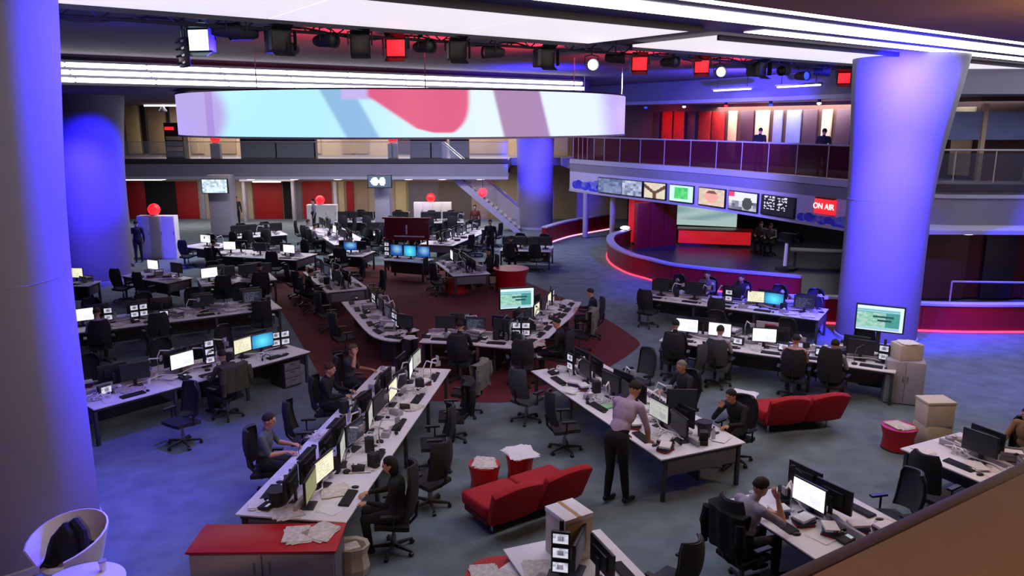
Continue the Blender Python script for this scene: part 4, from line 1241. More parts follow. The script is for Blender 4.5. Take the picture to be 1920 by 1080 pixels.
K_mic = [('base', MB().lathe([(0, 0), (0.06, 0), (0.055, 0.03), (0, 0.035)], 14).mesh('base', M_black2), (0, 0, 0), 0, []),
         ('gooseneck', MB().tube([(0, 0, 0.03), (0.0, 0.02, 0.20), (0.0, -0.03, 0.36), (0, -0.14, 0.44)], 0.008, 6).mesh('gooseneck', M_steel), (0, 0, 0), 0, []),
         ('head', MB().ball((0, -0.16, 0.445), (0.022, 0.04, 0.022)).mesh('head', M_black), (0, 0, 0), 0, [])]
K_tissue = [('box', MB().box((0, 0, 0.045), (0.23, 0.12, 0.09)).mesh('box', M_lgrey, bevel=0.004), (0, 0, 0), 0, []), ('tissue', MB().lathe([(0.03, 0.088), (0.05, 0.12), (0.01, 0.15), (0, 0.14)], 7).mesh('tissue', M_paper, smooth=10), (0, 0, 0), 0, [])]
K_spk = [('cabinet', MB().box((0, 0, 0.11), (0.13, 0.14, 0.22)).mesh('cabinet', M_black2, bevel=0.008), (0, 0, 0), 0, []), ('cone', MB().lathe([(0, -0.004), (0.045, -0.004), (0.05, 0.004), (0, 0.004)], 14).mesh('cone', M_dgrey), (0, -0.072, 0.08), 0, [])]
wc = MB()
for k in range(3):
    wc.tube([(0.13 * math.sin(i * 0.9 + k), 0.12 * math.cos(i * 0.7 + 2 * k), 0.012 + 0.035 * (1 + math.sin(i * 1.3 + k))) for i in range(12)], 0.009, 5)
K_cable = [('cable_tangle', wc.mesh('cable_tangle', M_paper), (0, 0, 0), 0, [])]
arm = MB().tube([(0, 0, 0.0), (0, 0, 0.30), (0.04, -0.05, 0.44), (0.2, -0.22, 0.40)], 0.014, 6).cyl((0, 0, 0), (0, 0, 0.03), 0.045, n=12)
K_arm = [('arm', arm.mesh('arm', M_white), (0, 0, 0), 0, []), ('clamp', MB().box((0.2, -0.22, 0.40), (0.10, 0.03, 0.10)).mesh('clamp', M_lgrey, bevel=0.004), (0, 0, 0), 0, [])]  # bare monitor arm with a clamp plate, holding nothing
CLUTTER = [('letter tray', K_tray, 'tray'), ('book pile', K_books, 'books'), ('gooseneck mic', K_mic, 'microphone'), ('tissue box', K_tissue, 'box'), ('desk speaker', K_spk, 'speaker'), ('cable tangle', K_cable, 'cables'), ('cable tangle', K_cable, 'cables'),
           ('monitor arm', K_arm, 'stand'), ('monitor arm', K_arm, 'stand'), ('paper heap', K_papers[1], 'papers'), ('paper heap', K_papers[1], 'papers'), ('coffee cup', K_cup, 'cup'), ('water bottle', K_bottle, 'bottle')]
CL_LOOK = {'letter tray': 'grey letter tray', 'book pile': 'small book pile', 'gooseneck mic': 'gooseneck microphone', 'tissue box': 'tissue box', 'desk speaker': 'black desk speaker', 'cable tangle': 'white cable tangle',
           'monitor arm': 'white monitor arm', 'paper heap': 'white paper heap', 'coffee cup': 'paper coffee cup', 'water bottle': 'clear water bottle'}

def jacket(m, name='jacket'):
    """a coat hung over a chair back"""
    def fn(u, v):
        a = (u - 0.5) * 2
        x = a * (0.27 + 0.05 * (1 - v))
        fold = 0.018 * math.sin(u * 19 + v * 3)
        if v < 0.5:
            return (x, -0.40 + fold - 0.05 * v + 0.07 * a * a, 0.62 + v * 1.02)
        w = (v - 0.5) * 2
        return (x * (1 - 0.12 * w), -0.42 + 0.18 * math.sin(min(1, w * 2) * PI / 2) + fold * 0.5 + 0.07 * a * a, 1.13 + 0.02 * math.sin(w * PI) - 0.30 * max(0, w - 0.3))
    return [('body', MB().grid(fn, 14, 16, thick=0.014).mesh(name, m, smooth=60), (0, 0, 0), 0, []),
            ('sleeve', MB().tube([(-0.28, -0.36, 1.06), (-0.31, -0.38, 0.85), (-0.30, -0.36, 0.58)], [0.06, 0.055, 0.045], 8).mesh('sleeve', m), (0, 0, 0), 0, []),
            ('sleeve', MB().tube([(0.28, -0.36, 1.06), (0.31, -0.38, 0.85), (0.30, -0.36, 0.58)], [0.06, 0.055, 0.045], 8).mesh('sleeve', m), (0, 0, 0), 0, [])]
K_jacket_blk = jacket(mat('black_coat_cloth', '#121116', 0.95, noise=0.3, scale=18))
K_jacket_grey = jacket(mat('grey_coat_cloth', '#6c6a66', 0.95, noise=0.2, scale=18))
K_jacket_olive = jacket(M_olive)

# ================================================================== PEOPLE
def tapered(mb, a, b, r0, r1, n=12):
    a, b = Vector(a), Vector(b)
    L = (b - a).length
    mb.ball(a, r0, n, 8)
    mb.ball(b, r1, n, 8)
    if L > 1e-4:
        mb.cyl(a, b, r0, r1, n)

class Body:
    """continuous body: overlapping solids fused by a voxel remesh, clothing painted by region"""
    def __init__(self):
        self.mb = MB()
        self.reg = []                 # (a, b, r0, r1, region)
    def limb(self, a, b, r0, r1, region):
        tapered(self.mb, a, b, r0, r1)
        self.reg.append((Vector(a), Vector(b), r0, r1, region))
    def blob(self, c, r, region, rot=None):
        m = MB().ball((0, 0, 0), r, 18, 12)
        q = rot or Matrix.Identity(3)
        self.mb.add([Vector(c) + q @ Vector(p) for p in m.v], m.f)
        rr = min(r)
        ax = max(range(3), key=lambda i: r[i])
        d = Vector((0, 0, 0))
        d[ax] = r[ax] - rr
        d = q @ d
        self.reg.append((Vector(c) - d, Vector(c) + d, rr, rr, region))

def look_matrix(yaw, pitch):
    return Matrix.Rotation(yaw, 3, 'Z') @ Matrix.Rotation(pitch, 3, 'X')

def make_body(pose, voxel=0.011, long_sleeve=False, skirt=False):
    B = Body()
    p = {k: Vector(v) for k, v in pose.items() if k not in ('yaw', 'pitch', 'curl')}
    hip, chest, neck, head = p['hip'], p['chest'], p['neck'], p['head']
    up = (chest - hip).normalized()
    side = (p['shR'] - p['shL']).normalized()
    fwd = up.cross(side) * -1
    q = Matrix((side, fwd, up)).transposed()
    B.blob(hip, (0.175, 0.125, 0.13), 2, q)
    B.blob(hip + up * 0.02 - fwd * 0.04, (0.16, 0.12, 0.12), 2, q)
    B.blob(hip.lerp(chest, 0.42), (0.150, 0.108, 0.17), 1, q)
    B.blob(chest, (0.172, 0.118, 0.185), 1, q)
    B.blob(chest + up * 0.06 + fwd * 0.02, (0.15, 0.10, 0.12), 1, q)
    B.limb(p['shL'] + side * 0.02, p['shR'] - side * 0.02, 0.066, 0.066, 1)
    B.limb(chest + up * 0.12, neck, 0.075, 0.056, 1)
    B.limb(neck - up * 0.01, head - Vector((0, 0, 0.05)), 0.052, 0.050, 0)
    h = look_matrix(pose.get('yaw', 0), pose.get('pitch', 0))
    B.blob(head, (0.074, 0.094, 0.104), 0, h)
    B.blob(head + h @ Vector((0, 0.022, -0.055)), (0.056, 0.066, 0.066), 0, h)
    B.blob(head + h @ Vector((0, 0.092, -0.012)), (0.013, 0.020, 0.026), 0, h)           # nose
    B.blob(head + h @ Vector((0, 0.080, -0.058)), (0.026, 0.016, 0.012), 0, h)           # mouth
    B.blob(head + h @ Vector((0, 0.078, 0.028)), (0.050, 0.018, 0.013), 0, h)            # brow
    for s in (-1, 1):
        B.blob(head + h @ Vector((s * 0.076, -0.006, -0.008)), (0.011, 0.022, 0.032), 0, h)
    fore = 1 if long_sleeve else 0
    for s, sh, el, wr, hd in ((-1, 'shL', 'elL', 'wrL', 'hdL'), (1, 'shR', 'elR', 'wrR', 'hdR')):
        a, b, c = p[sh], p[el], p[wr]
        B.limb(a, a.lerp(b, 0.55), 0.058, 0.050, 1)
        B.limb(a.lerp(b, 0.5), b, 0.048, 0.041, 1)
        B.limb(b, b.lerp(c, 0.35), 0.041, 0.042, fore)
        B.limb(b.lerp(c, 0.35), c, 0.041, 0.027, fore)
        # hand
        d = (p[hd] - c).normalized()
        pal = Vector((0, 0, -1)) if abs(d.z) < 0.85 else Vector((0, 1, 0))
        pal = (pal - d * pal.dot(d)).normalized()
        sd = d.cross(pal)
        hq = Matrix((sd, pal, d)).transposed()
        B.blob(c + d * 0.055, (0.040, 0.017, 0.052), 0, hq)
        for f, (off, ln) in enumerate(((-0.030, 0.066), (-0.0105, 0.076), (0.0105, 0.071), (0.030, 0.056))):
            k0 = c + d * 0.092 + sd * off * 1.05
            k1 = k0 + d * ln * 0.5 + pal * 0.010 + sd * off * 0.18
            k2 = k1 + d * ln * 0.38 + pal * 0.030
            B.limb(k0 - d * 0.02, k1, 0.0088, 0.0082, 0)
            B.limb(k1, k2, 0.0082, 0.0072, 0)
        ts = sd * (s if True else 1)
        tb = c + d * 0.028 - ts * 0.030
        t1 = tb + d * 0.034 - ts * 0.026 + pal * 0.008
        B.limb(tb, t1, 0.0125, 0.0105, 0)
        B.limb(t1, t1 + d * 0.030 - ts * 0.006 + pal * 0.012, 0.0100, 0.0085, 0)
    for s, hp, kn, an in ((-1, 'hpL', 'knL', 'anL'), (1, 'hpR', 'knR', 'anR')):
        a, b, c = p[hp], p[kn], p[an]
        B.limb(a, a.lerp(b, 0.5), 0.094, 0.080, 2)
        B.limb(a.lerp(b, 0.5), b, 0.080, 0.060, 2)
        B.limb(b, b.lerp(c, 0.35), 0.060, 0.060, 2)
        B.limb(b.lerp(c, 0.35), c, 0.060, 0.046, 2)
        yv = pose.get('toe', (0, 1, 0))
        tv = Vector(yv)
        B.limb(c + Vector((0, 0, -0.03)) - tv * 0.03, c + tv * 0.13 + Vector((0, 0, -0.055)), 0.042, 0.032, 3)
        B.limb(c + tv * 0.13 + Vector((0, 0, -0.055)), c + tv * 0.18 + Vector((0, 0, -0.058)), 0.034, 0.026, 3)
    me = bpy.data.meshes.new('body_raw')
    me.from_pydata(B.mb.v, [], B.mb.f)
    o = bpy.data.objects.new('body_raw', me)
    C.objects.link(o)
    md = o.modifiers.new('fuse', 'REMESH')
    md.mode = 'VOXEL'
    md.voxel_size = voxel
    ms = o.modifiers.new('soft', 'SMOOTH')
    ms.iterations = 3
    ms.factor = 0.5
    dg = bpy.context.evaluated_depsgraph_get()
    out = bpy.data.meshes.new_from_object(o.evaluated_get(dg))
    bpy.data.objects.remove(o)
    n = len(out.polygons)
    ctr = np.empty(n * 3)
    out.polygons.foreach_get('center', ctr)
    ctr = ctr.reshape(-1, 3)
    best = np.full(n, 1e9)
    idx = np.zeros(n, int)
    for a, b, r0, r1, rg in B.reg:
        a_, b_ = np.array(a), np.array(b)
        ab = b_ - a_
        L = float(ab @ ab)
        t = np.clip(((ctr - a_) @ ab) / L, 0, 1) if L > 1e-9 else np.zeros(n)
        d = np.linalg.norm(ctr - (a_ + t[:, None] * ab), axis=1) - (r0 + (r1 - r0) * t)
        w = d < best
        best[w] = d[w]
        idx[w] = rg
    out.materials.clear()
    for nm in ('skin_light', 'shirt', 'trousers', 'shoes'):
        out.materials.append(mat('person_' + nm, {'skin_light': '#c08c72', 'shirt': '#8c8fa0', 'trousers': '#1b1b24', 'shoes': '#121214'}[nm], 0.7))
    out.polygons.foreach_set('material_index', idx.tolist())
    out.polygons.foreach_set('use_smooth', [True] * n)
    out.update()
    return out

SIT = dict(hip=(0, -0.06, 0.60), chest=(0, -0.03, 0.93), neck=(0, 0.0, 1.12), head=(0, 0.05, 1.26), shL=(-0.185, -0.02, 1.04), shR=(0.185, -0.02, 1.04),
           elL=(-0.25, 0.10, 0.79), elR=(0.25, 0.10, 0.79), wrL=(-0.15, 0.34, 0.80), wrR=(0.15, 0.34, 0.80), hdL=(-0.12, 0.46, 0.79), hdR=(0.12, 0.46, 0.79),
           hpL=(-0.10, 0.0, 0.565), hpR=(0.10, 0.0, 0.565), knL=(-0.12, 0.40, 0.55), knR=(0.12, 0.40, 0.55), anL=(-0.12, 0.34, 0.12), anR=(0.12, 0.40, 0.12), yaw=0, pitch=-0.15)
def var(base, **k):
    d = dict(base)
    d.update(k)
    return d
POSES = {
    'sit': SIT,
    'sit_phone': var(SIT, chest=(0, 0.04, 0.92), neck=(0.01, 0.12, 1.10), head=(0.02, 0.19, 1.23), shL=(-0.185, 0.07, 1.02), shR=(0.185, 0.07, 1.02), elL=(-0.24, 0.20, 0.79), elR=(0.22, 0.36, 0.82),
                     wrR=(0.09, 0.40, 1.04), hdR=(0.05, 0.36, 1.14), wrL=(-0.12, 0.42, 0.80), hdL=(-0.08, 0.54, 0.79), pitch=-0.25, yaw=-0.15),
    'sit_head': var(SIT, elR=(0.30, 0.12, 0.98), wrR=(0.17, 0.13, 1.20), hdR=(0.11, 0.10, 1.30), yaw=0.2),
    'sit_turn': var(SIT, yaw=0.8, elL=(-0.28, -0.02, 0.80), wrL=(-0.22, 0.20, 0.72), hdL=(-0.18, 0.32, 0.70)),
    'stand': dict(hip=(0, 0, 0.95), chest=(0, 0, 1.27), neck=(0, 0.0, 1.46), head=(0, 0.03, 1.61), shL=(-0.19, 0, 1.39), shR=(0.19, 0, 1.39), elL=(-0.25, -0.02, 1.11), elR=(0.25, -0.02, 1.11),
                  wrL=(-0.25, 0.05, 0.87), wrR=(0.25, 0.05, 0.87), hdL=(-0.24, 0.08, 0.76), hdR=(0.24, 0.08, 0.76), hpL=(-0.09, 0, 0.90), hpR=(0.09, 0, 0.90), knL=(-0.10, 0.01, 0.50), knR=(0.10, 0.03, 0.50),
                  anL=(-0.11, -0.02, 0.10), anR=(0.11, 0.02, 0.10), yaw=0.3, pitch=-0.1),
    'lean': dict(hip=(0, -0.05, 0.95), chest=(0, 0.13, 1.24), neck=(0, 0.27, 1.40), head=(0, 0.35, 1.52), shL=(-0.19, 0.21, 1.34), shR=(0.19, 0.21, 1.34), elL=(-0.26, 0.28, 1.06), elR=(0.26, 0.28, 1.06),
                 wrL=(-0.20, 0.40, 0.82), wrR=(0.20, 0.42, 0.82), hdL=(-0.17, 0.50, 0.775), hdR=(0.17, 0.52, 0.775), hpL=(-0.09, -0.06, 0.90), hpR=(0.09, -0.06, 0.90), knL=(-0.10, -0.03, 0.50), knR=(0.10, 0.0, 0.50),
                 anL=(-0.11, -0.08, 0.10), anR=(0.12, 0.04, 0.10), yaw=0, pitch=-0.45)}
BODY = {}
def body_mesh(pose, ls, far):
    k = (pose, ls, far)
    if k not in BODY:
        BODY[k] = make_body(POSES[pose], 0.0165 if far else 0.0085, ls)
    return BODY[k]
hair_cache = {}
def hair_mesh(style):
    if style in hair_cache:
        return hair_cache[style]
    mb = MB()
    nu, nv = 22, 14
    vs, fs = [], []
    for j in range(nv + 1):
        a = -PI / 2 + PI * j / nv
        for k in range(nu):
            t = 2 * PI * k / nu
            d = Vector((math.cos(a) * math.cos(t), math.cos(a) * math.sin(t), math.sin(a)))
            front = d.y
            lim = -0.15 if front < 0.1 else -0.15 + (front - 0.1) * 1.0
            if style == 'long' and front < 0.25:
                lim = -2.0
            out = d.z > lim
            s = 1.0 if out else 0.86
            sc = 0.007 * math.sin(9 * t + 4 * a)
            x, y, z = d.x * (0.084 + sc), d.y * (0.103 + sc) - 0.004, d.z * 0.112 + 0.008
            if style == 'long' and out and d.z < 0.0:
                x, y, z = d.x * 0.092, min(d.y * 0.10, 0.03) - 0.015, d.z * 0.20
            vs.append((x * s, y * s, z * s))
    for j in range(nv):
        for k in range(nu):
            fs.append((j * nu + k, j * nu + (k + 1) % nu, (j + 1) * nu + (k + 1) % nu, (j + 1) * nu + k))
    hair_cache[style] = mb.add(vs, fs).mesh('hair', mat('hair_base', '#1c1512', 0.8, noise=0.3, scale=40, bump=0.4), smooth=80)
    return hair_cache[style]
eye_me = MB().ball((0, 0, 0), (0.011, 0.009, 0.008), 8, 6).mesh('eye', mat('eye_dark', '#1a1512', 0.3))
SKIN = [mat('skin_%d' % i, c, 0.6) for i, c in enumerate(('#c8937a', '#b57f63', '#8a5a42', '#d6a68e'))]
def cloth(c):
    return mat('cloth_' + c.strip('#'), c, 0.9, noise=0.12, scale=14)
def person(label, loc, rz, pose, shirt, trousers='#1a1a22', hair='#1a1411', skin=0, ls=False, style='short', far=False, group=None):
    t = thing('person', label, 'person', loc, rz, group)
    b = obj('body', body_mesh(pose, ls, far), t, mats=[SKIN[skin], cloth(shirt), cloth(trousers), mat('shoe_black', '#101012', 0.5)])
    ps = POSES[pose]
    h = look_matrix(ps.get('yaw', 0), ps.get('pitch', 0))
    e = h.to_euler()
    hd = Vector(ps['head'])
    obj('hair', hair_mesh(style), t, hd, rot=e, mats=mat('hair_' + hair.strip('#'), hair, 0.8, noise=0.25, scale=40, bump=0.3))
    if not far:
        for s in (-1, 1):
            obj('eye', eye_me, t, hd + h @ Vector((s * 0.030, 0.084, 0.006)), rot=e)
    return t
# ================================================================== BENCHES AND WORKPLACES
BENCHES = []
RAD = {'monitor': 0.15, 'monitors': 0.14, 'keyboard': 0.15, 'phone': 0.10, 'papers': 0.03, 'newspapers': 0.03, 'intercom': 0.10}
CRAD = {'letter tray': 0.15, 'book pile': 0.11, 'gooseneck mic': 0.06, 'tissue box': 0.10, 'desk speaker': 0.08, 'cable tangle': 0.05, 'monitor arm': 0.06, 'paper heap': 0.10, 'coffee cup': 0.04, 'water bottle': 0.035}
class Bench:
    def __init__(self, label, p0, p1, depth, desc, z=0.73, top=M_white, n_leg=None, double=True, ends=True, plain=False):
        self.p0, self.depth, self.desc, self.double = p0, depth, desc, double
        dx, dy = p1[0] - p0[0], p1[1] - p0[1]
        self.L = math.hypot(dx, dy)
        self.a = math.atan2(dy, dx)
        self.z = z
        self.occ, self.todo = [], None
        BENCHES.append(self)
        t = self.t = thing('office_bench', label, 'desk', (p0[0], p0[1], 0), self.a, 'newsroom benches')
        L = self.L
        k = max(1, round(L / 1.6))
        w = L / k
        rows = ((0.0, depth / 2), (depth / 2, depth)) if double else ((0.0, depth),)
        for y0, y1 in rows:
            tp = MB().box((w / 2, (y0 + y1) / 2, z - 0.0125), (w - 0.006, y1 - y0 - 0.006, 0.025)).mesh('worktop', top, bevel=0.006)
            for i in range(k):
                obj('worktop', tp, t, (w * i, 0, 0))
        obj('edge_frame', MB().box((L / 2, depth / 2, z - 0.05), (L - 0.08, depth - 0.10, 0.05)).mesh('edge_frame', M_edge), t)
        lg = MB().box((0, 0, (z - 0.075) / 2), (0.06, 0.06, z - 0.075)).mesh('leg', M_edge, bevel=0.006)
        ap = MB().box((0, depth / 2, z - 0.20), (0.03, depth - 0.3, 0.25)).mesh('apron', M_mgrey, bevel=0.004)
        for i in range(k + 1):
            if plain and 0 < i < k:
                continue
            xl = min(max(w * i, 0.06), L - 0.06)
            obj('leg', lg, t, (xl, 0.10, 0))
            obj('leg', lg, t, (xl, depth - 0.10, 0))
            obj('apron', ap, t, (xl, 0, 0))
        obj('modesty_panel', MB().box((L / 2, depth / 2, 0.42), (L - 0.2, 0.03, 0.46)).mesh('modesty_panel', M_dgrey), t)
        if double and not plain:
            obj('spine_rail', MB().box((L / 2, depth / 2, z + 0.05), (L - 0.3, 0.05, 0.09)).mesh('spine_rail', M_lgrey, bevel=0.01), t)
            for q in range(2):
                cb = MB().tube([(0.3 + 0.12 * i, depth / 2 + (0.10 if q else -0.09) + 0.05 * math.sin(i * 1.3 + q), z + 0.02 + 0.05 * (0.5 + 0.5 * math.sin(i * 0.8 + q * 2))) for i in range(int((L - 0.5) / 0.12))], 0.012, 5)
                obj('white_cable', cb.mesh('white_cable', M_paper), t)
    def at(self, x, y, z=None):
        c, s = math.cos(self.a), math.sin(self.a)
        return (self.p0[0] + x * c - y * s, self.p0[1] + x * s + y * c, self.z if z is None else z)
    def side(self, far):
        """(edge y, sign, extra rotation)"""
        return (self.depth, -1, PI) if far else (0.0, 1, 0.0)
    def put(self, kit, name, label, cat, x, off, far=False, rz=0, group=None, z=None, mats=None):
        y0, s, r = self.side(far)
        if z is None:
            self.occ.append((x, y0 + s * off, RAD.get(cat, 0.07)))
        return spawn(name, kit, label, cat, self.at(x, y0 + s * off, z), self.a + r + rz, group, mats)
    def stations(self, specs, far=False, x0=None, pitch=None, sidename='', seat_kit=None, order='left'):
        """specs: one tuple (monitor codes, chair?, extras) per seat"""
        n = len(specs)
        pitch = pitch or self.L / n
        x0 = pitch / 2 if x0 is None else x0
        deep = self.depth / 2 - 0.13 if self.double else self.depth - 0.17
        for i, (mons, chair, ex) in enumerate(specs):
            x = x0 + pitch * i
            where = '%s seat %s %s' % (ORD[i], sidename, self.desc)
            m = len(mons)
            for j, c in enumerate(mons):
                xx = x + (j - (m - 1) / 2) * min(0.60, pitch / max(m, 1) * 0.9)
                tilt = (j - (m - 1) / 2) * -0.25 * (1 if not far else 1)
                pos = '' if m == 1 else (('left ', 'right ') if m == 2 else ('left ', 'middle ', 'right '))[(m - 1 - j) if far else j] if m <= 3 else ''
                if c in LOOK:
                    self.put(monitor_kit(c), 'monitor', '%s%s, %s' % (pos, LOOK[c], where), 'monitor', xx, deep + rnd.uniform(-.02, .02), far, tilt + rnd.uniform(-.12, .12), 'desk monitors')
                elif c == 'q':
                    self.put(K_quad, 'monitor_cluster', '%sfour-screen cluster, %s' % (pos, where), 'monitors', xx, deep, far, tilt, 'small screen clusters')
                elif c == 's':
                    self.put(K_stack, 'monitor_cluster', '%sthree-screen column, %s' % (pos, where), 'monitors', xx, deep, far, tilt, 'small screen clusters')
                elif c == 'D':
                    self.put(K_duo, 'monitor_cluster', '%sstacked screen pair, %s' % (pos, where), 'monitors', xx, deep, far, tilt, 'small screen clusters')
                elif c == 'P':
                    self.put(K_talk, 'talkback_unit', '%sblack talkback unit, %s' % (pos, where), 'intercom', xx, deep - 0.08, far, tilt, 'talkback units')
            if 'k' in ex:
                self.put(K_key, 'keyboard', 'black keyboard, %s' % where, 'keyboard', x + rnd.uniform(-.05, .05), 0.20 + rnd.uniform(-.02, .03), far, rnd.uniform(-.08, .08), 'keyboards')
                self.put(K_mouse, 'mouse', 'black mouse, %s' % where, 'mouse', x + 0.30, 0.20, far, rnd.uniform(-.4, .4), 'mice')
            if 'p' in ex:
                self.put(K_phone, 'desk_phone', 'black desk phone, %s' % where, 'phone', x - 0.42 * min(1, pitch / 1.3), 0.34, far, rnd.uniform(-.3, .3), 'desk phones')
            if 's' in ex:
                self.put(rnd.choice(K_papers), 'papers', 'loose papers, %s' % where, 'papers', x + rnd.choice((-0.36, 0.48)) * min(1, pitch / 1.3), 0.30 + rnd.uniform(-.08, .12), far, rnd.uniform(-.8, .8), 'papers on the desks')
            if 'S' in ex:
                self.put(K_papers[2], 'newspapers', 'newspaper pile, %s' % where, 'newspapers', x + 0.15, 0.42, far, rnd.uniform(-.8, .8), 'papers on the desks')
            if 'c' in ex:
                self.put(K_cup, 'paper_cup', 'paper coffee cup, %s' % where, 'cup', x - 0.28, 0.42, far, 0, 'cups')
            if 'b' in ex:
                self.put(K_bottle, 'water_bottle', 'clear water bottle, %s' % where, 'bottle', x + 0.46 * min(1, pitch / 1.3), 0.40, far, 0, 'bottles')
            if 'h' in ex:
                self.put(K_head, 'headphones', 'black headphones, %s' % where, 'headphones', x - 0.24, 0.16, far, rnd.uniform(-1, 1), 'headphones')
            if 'f' in ex:
                self.put(K_folder, 'folder', 'green folder, %s' % where, 'folder', x + 0.05, 0.36, far, rnd.uniform(-.3, .3))
            if 'l' in ex:
                self.put(K_lamp, 'desk_lamp', 'small arm lamp, %s' % where, 'lamp', x + 0.40, deep - 0.02, far, rnd.uniform(-1, 1), 'desk lamps')
            if 'd' in ex:
                self.put(K_ped, 'drawer_pedestal', 'dark drawer pedestal under the desk, %s' % where, 'drawers', x + pitch * 0.28, 0.36, far, 0, 'pedestals', 0.0)
            if 'g' in ex:
                self.put(K_bag, 'shoulder_bag', 'black bag on the floor, %s' % where, 'bag', x - 0.45, 0.28, far, rnd.uniform(-1, 1), 'bags', 0.0)
            if chair:
                off, rz = -0.34, rnd.uniform(-.35, .35)
                kit = K_chair
                if isinstance(chair, tuple):
                    off, rz = chair[0], chair[1]
                    kit = chair[2] if len(chair) > 2 else K_chair
                nm = 'grey mesh' if kit is K_chair_g else ('high-backed black' if kit is K_chair_tall else 'black mesh')
                self.put(kit, 'office_chair', '%s swivel chair, %s' % (nm, where), 'chair', x, off, far, rz, 'office chairs', 0.0)
    def seat(self, i, n, off=-0.34, far=False, pitch=None, x0=None):
        pitch = pitch or self.L / n
        x0 = pitch / 2 if x0 is None else x0
        y0, s, r = self.side(far)
        return self.at(x0 + pitch * i, y0 + s * off, 0.0), self.a + r
    def clutter(self, n, seed, spread=0.46):
        self.todo = (n, seed, spread)
    def fill(self):
        """small things heaped along the spine, named by their order along the bench"""
        if not self.todo:
            return
        n, seed, spread = self.todo
        q = random.Random(seed)
        y = self.depth / 2 if self.double else self.depth * 0.6
        found = []
        for i in range(n):
            kind, kit, cat = q.choice(CLUTTER)
            r = CRAD[kind]
            for tr in range(10):
                x = q.uniform(0.12 + r, self.L - 0.12 - r)
                yy = min(max(y + q.uniform(-1, 1) * spread * (1 + 0.06 * tr), 0.05 + r), self.depth - 0.05 - r)
                if all(math.hypot(x - a, yy - b) > r + c for a, b, c in self.occ):
                    self.occ.append((x, yy, r))
                    found.append((x, yy, kind, kit, cat))
                    break
        seen = {}
        for x, yy, kind, kit, cat in sorted(found, key=lambda t: t[0]):
            k = seen[kind] = seen.get(kind, 0) + 1
            spawn(kind.replace(' ', '_'), kit, '%s %s counted from %s end along the middle of %s' % (ORD[k - 1], CL_LOOK[kind], self.end0, self.desc), cat, self.at(x, yy), self.a + q.uniform(-1.2, 1.2), 'desk clutter')
    end0 = 'left'
# ================================================================== THE NEWSROOM FLOOR
D2 = 'kpsd'
# ---- A: left bench with the turquoise monitor
A = Bench('double office bench at left ending in a turquoise monitor', (-7.38, 12.87), (-4.45, 16.40), 1.6, 'turquoise-monitor bench')
A.clutter(28, 5)
A.stations([('Pb', None, 'ksS'), ('wss'[:2], (-0.42, 0.1), 'ksp'), ('ctq', None, 'khc')], sidename='from left, near side of')
A.stations([('b', True, 'ks'), ('bd', True, 'ksd'), ('b', True, 'kcd')], True, sidename='from left, back of')
q, r_ = A.seat(1, 3, -0.42)
spawn('jacket', K_jacket_olive, 'olive jacket over the chair at the turquoise-monitor bench', 'jacket', q, r_ + 0.1)
person('person with dark hair seen from behind at the turquoise-monitor bench', (q[0], q[1], 0), r_ + 0.1, 'sit', '#3c3b30', ls=True)
spawn('shoulder_bag', K_bag, 'black bag left under the turquoise-monitor bench', 'bag', A.at(2.5, 0.25, 0), 0.3)
spawn('drawer_pedestal', K_ped, 'dark drawer pedestal under the right end of turquoise-monitor bench', 'drawers', A.at(4.15, 0.36, 0), A.a)

# ---- B: bench behind it
Bb = Bench('long office bench at far left behind the turquoise-monitor bench', (-10.6, 17.82), (-6.25, 20.45), 1.5, 'second left bench')
Bb.clutter(26, 6)
Bb.stations([('wD', (-0.40, 0.0), 'ks'), ('qP', True, 'ksp'), ('b', None, 'sfk'), ('d', True, 'ksS')], sidename='from left, near side of')
Bb.stations([('b', True, 'k'), ('bb', True, 'ks'), ('b', True, 'ks'), ('b', True, 'k')], True, sidename='from left, back of')
q, r_ = Bb.seat(0, 4, -0.40)
person('person in white shirt seen from behind at second left bench', (q[0], q[1], 0), r_, 'sit', '#a9a4b8', ls=True, hair='#4a3a30')

# ---- C: lower centre bench
Cc = Bench('long double bench at lower centre crowded with monitors and cables', (-2.10, 8.95), (-1.25, 15.15), 1.50, 'lower-centre bench')
Cc.end0 = 'near'
Cc.clutter(60, 3)
Cc.stations([('mc', (-0.42, 0.25, K_chair_tall), 'ksS'), ('gd', (-0.62, -0.5), 'ksp'), ('gb', (-0.40, 0.3), 'kh'), ('cb', (-0.42, 0.2), 'ksp'), ('wg', (-0.45, -0.2), 'ksS')], sidename='from near end, right side of')
Cc.stations([('bb', None, 'ksp'), ('bb', (-0.42, 0.15), 'ksb'), ('bb', True, 'ksc'), ('bb', (-0.40, 0.1), 'ksl'), ('b', (-0.40, 0.1), 'ks')], True, sidename='from near end, left side of')
q, r_ = Cc.seat(0, 5, -0.40)
person('person with long dark hair and black top beside the lower-centre bench', (q[0] + 0.05, q[1], 0), r_ + 0.25, 'sit', '#101015', ls=True, style='long', hair='#0d0a09')
q, r_ = Cc.seat(1, 5, -0.42, True)
person('person in grey short-sleeved shirt sitting sideways at the lower-centre bench', (q[0], q[1], 0), r_ + 0.15, 'sit', '#56606e', trousers='#23242e', skin=0, hair='#2a1d17')
q, r_ = Cc.seat(3, 5, -0.40, True)
person('person in black with reddish hair at left of lower-centre bench', (q[0], q[1], 0), r_ + 0.1, 'sit', '#17141c', ls=True, hair='#4a2418')
q, r_ = Cc.seat(4, 5, -0.40, True)
person('person in dark olive top holding a hand to the head', (q[0], q[1], 0), r_ + 0.1, 'sit_head', '#3b3a34', hair='#4b3a30', skin=1)
q, r_ = Cc.seat(3, 5, -0.42)
spawn('jacket', K_jacket_blk, 'black jacket over a chair right of the lower-centre bench', 'jacket', q, r_ + 0.2)
q, r_ = Cc.seat(4, 5, -0.45)
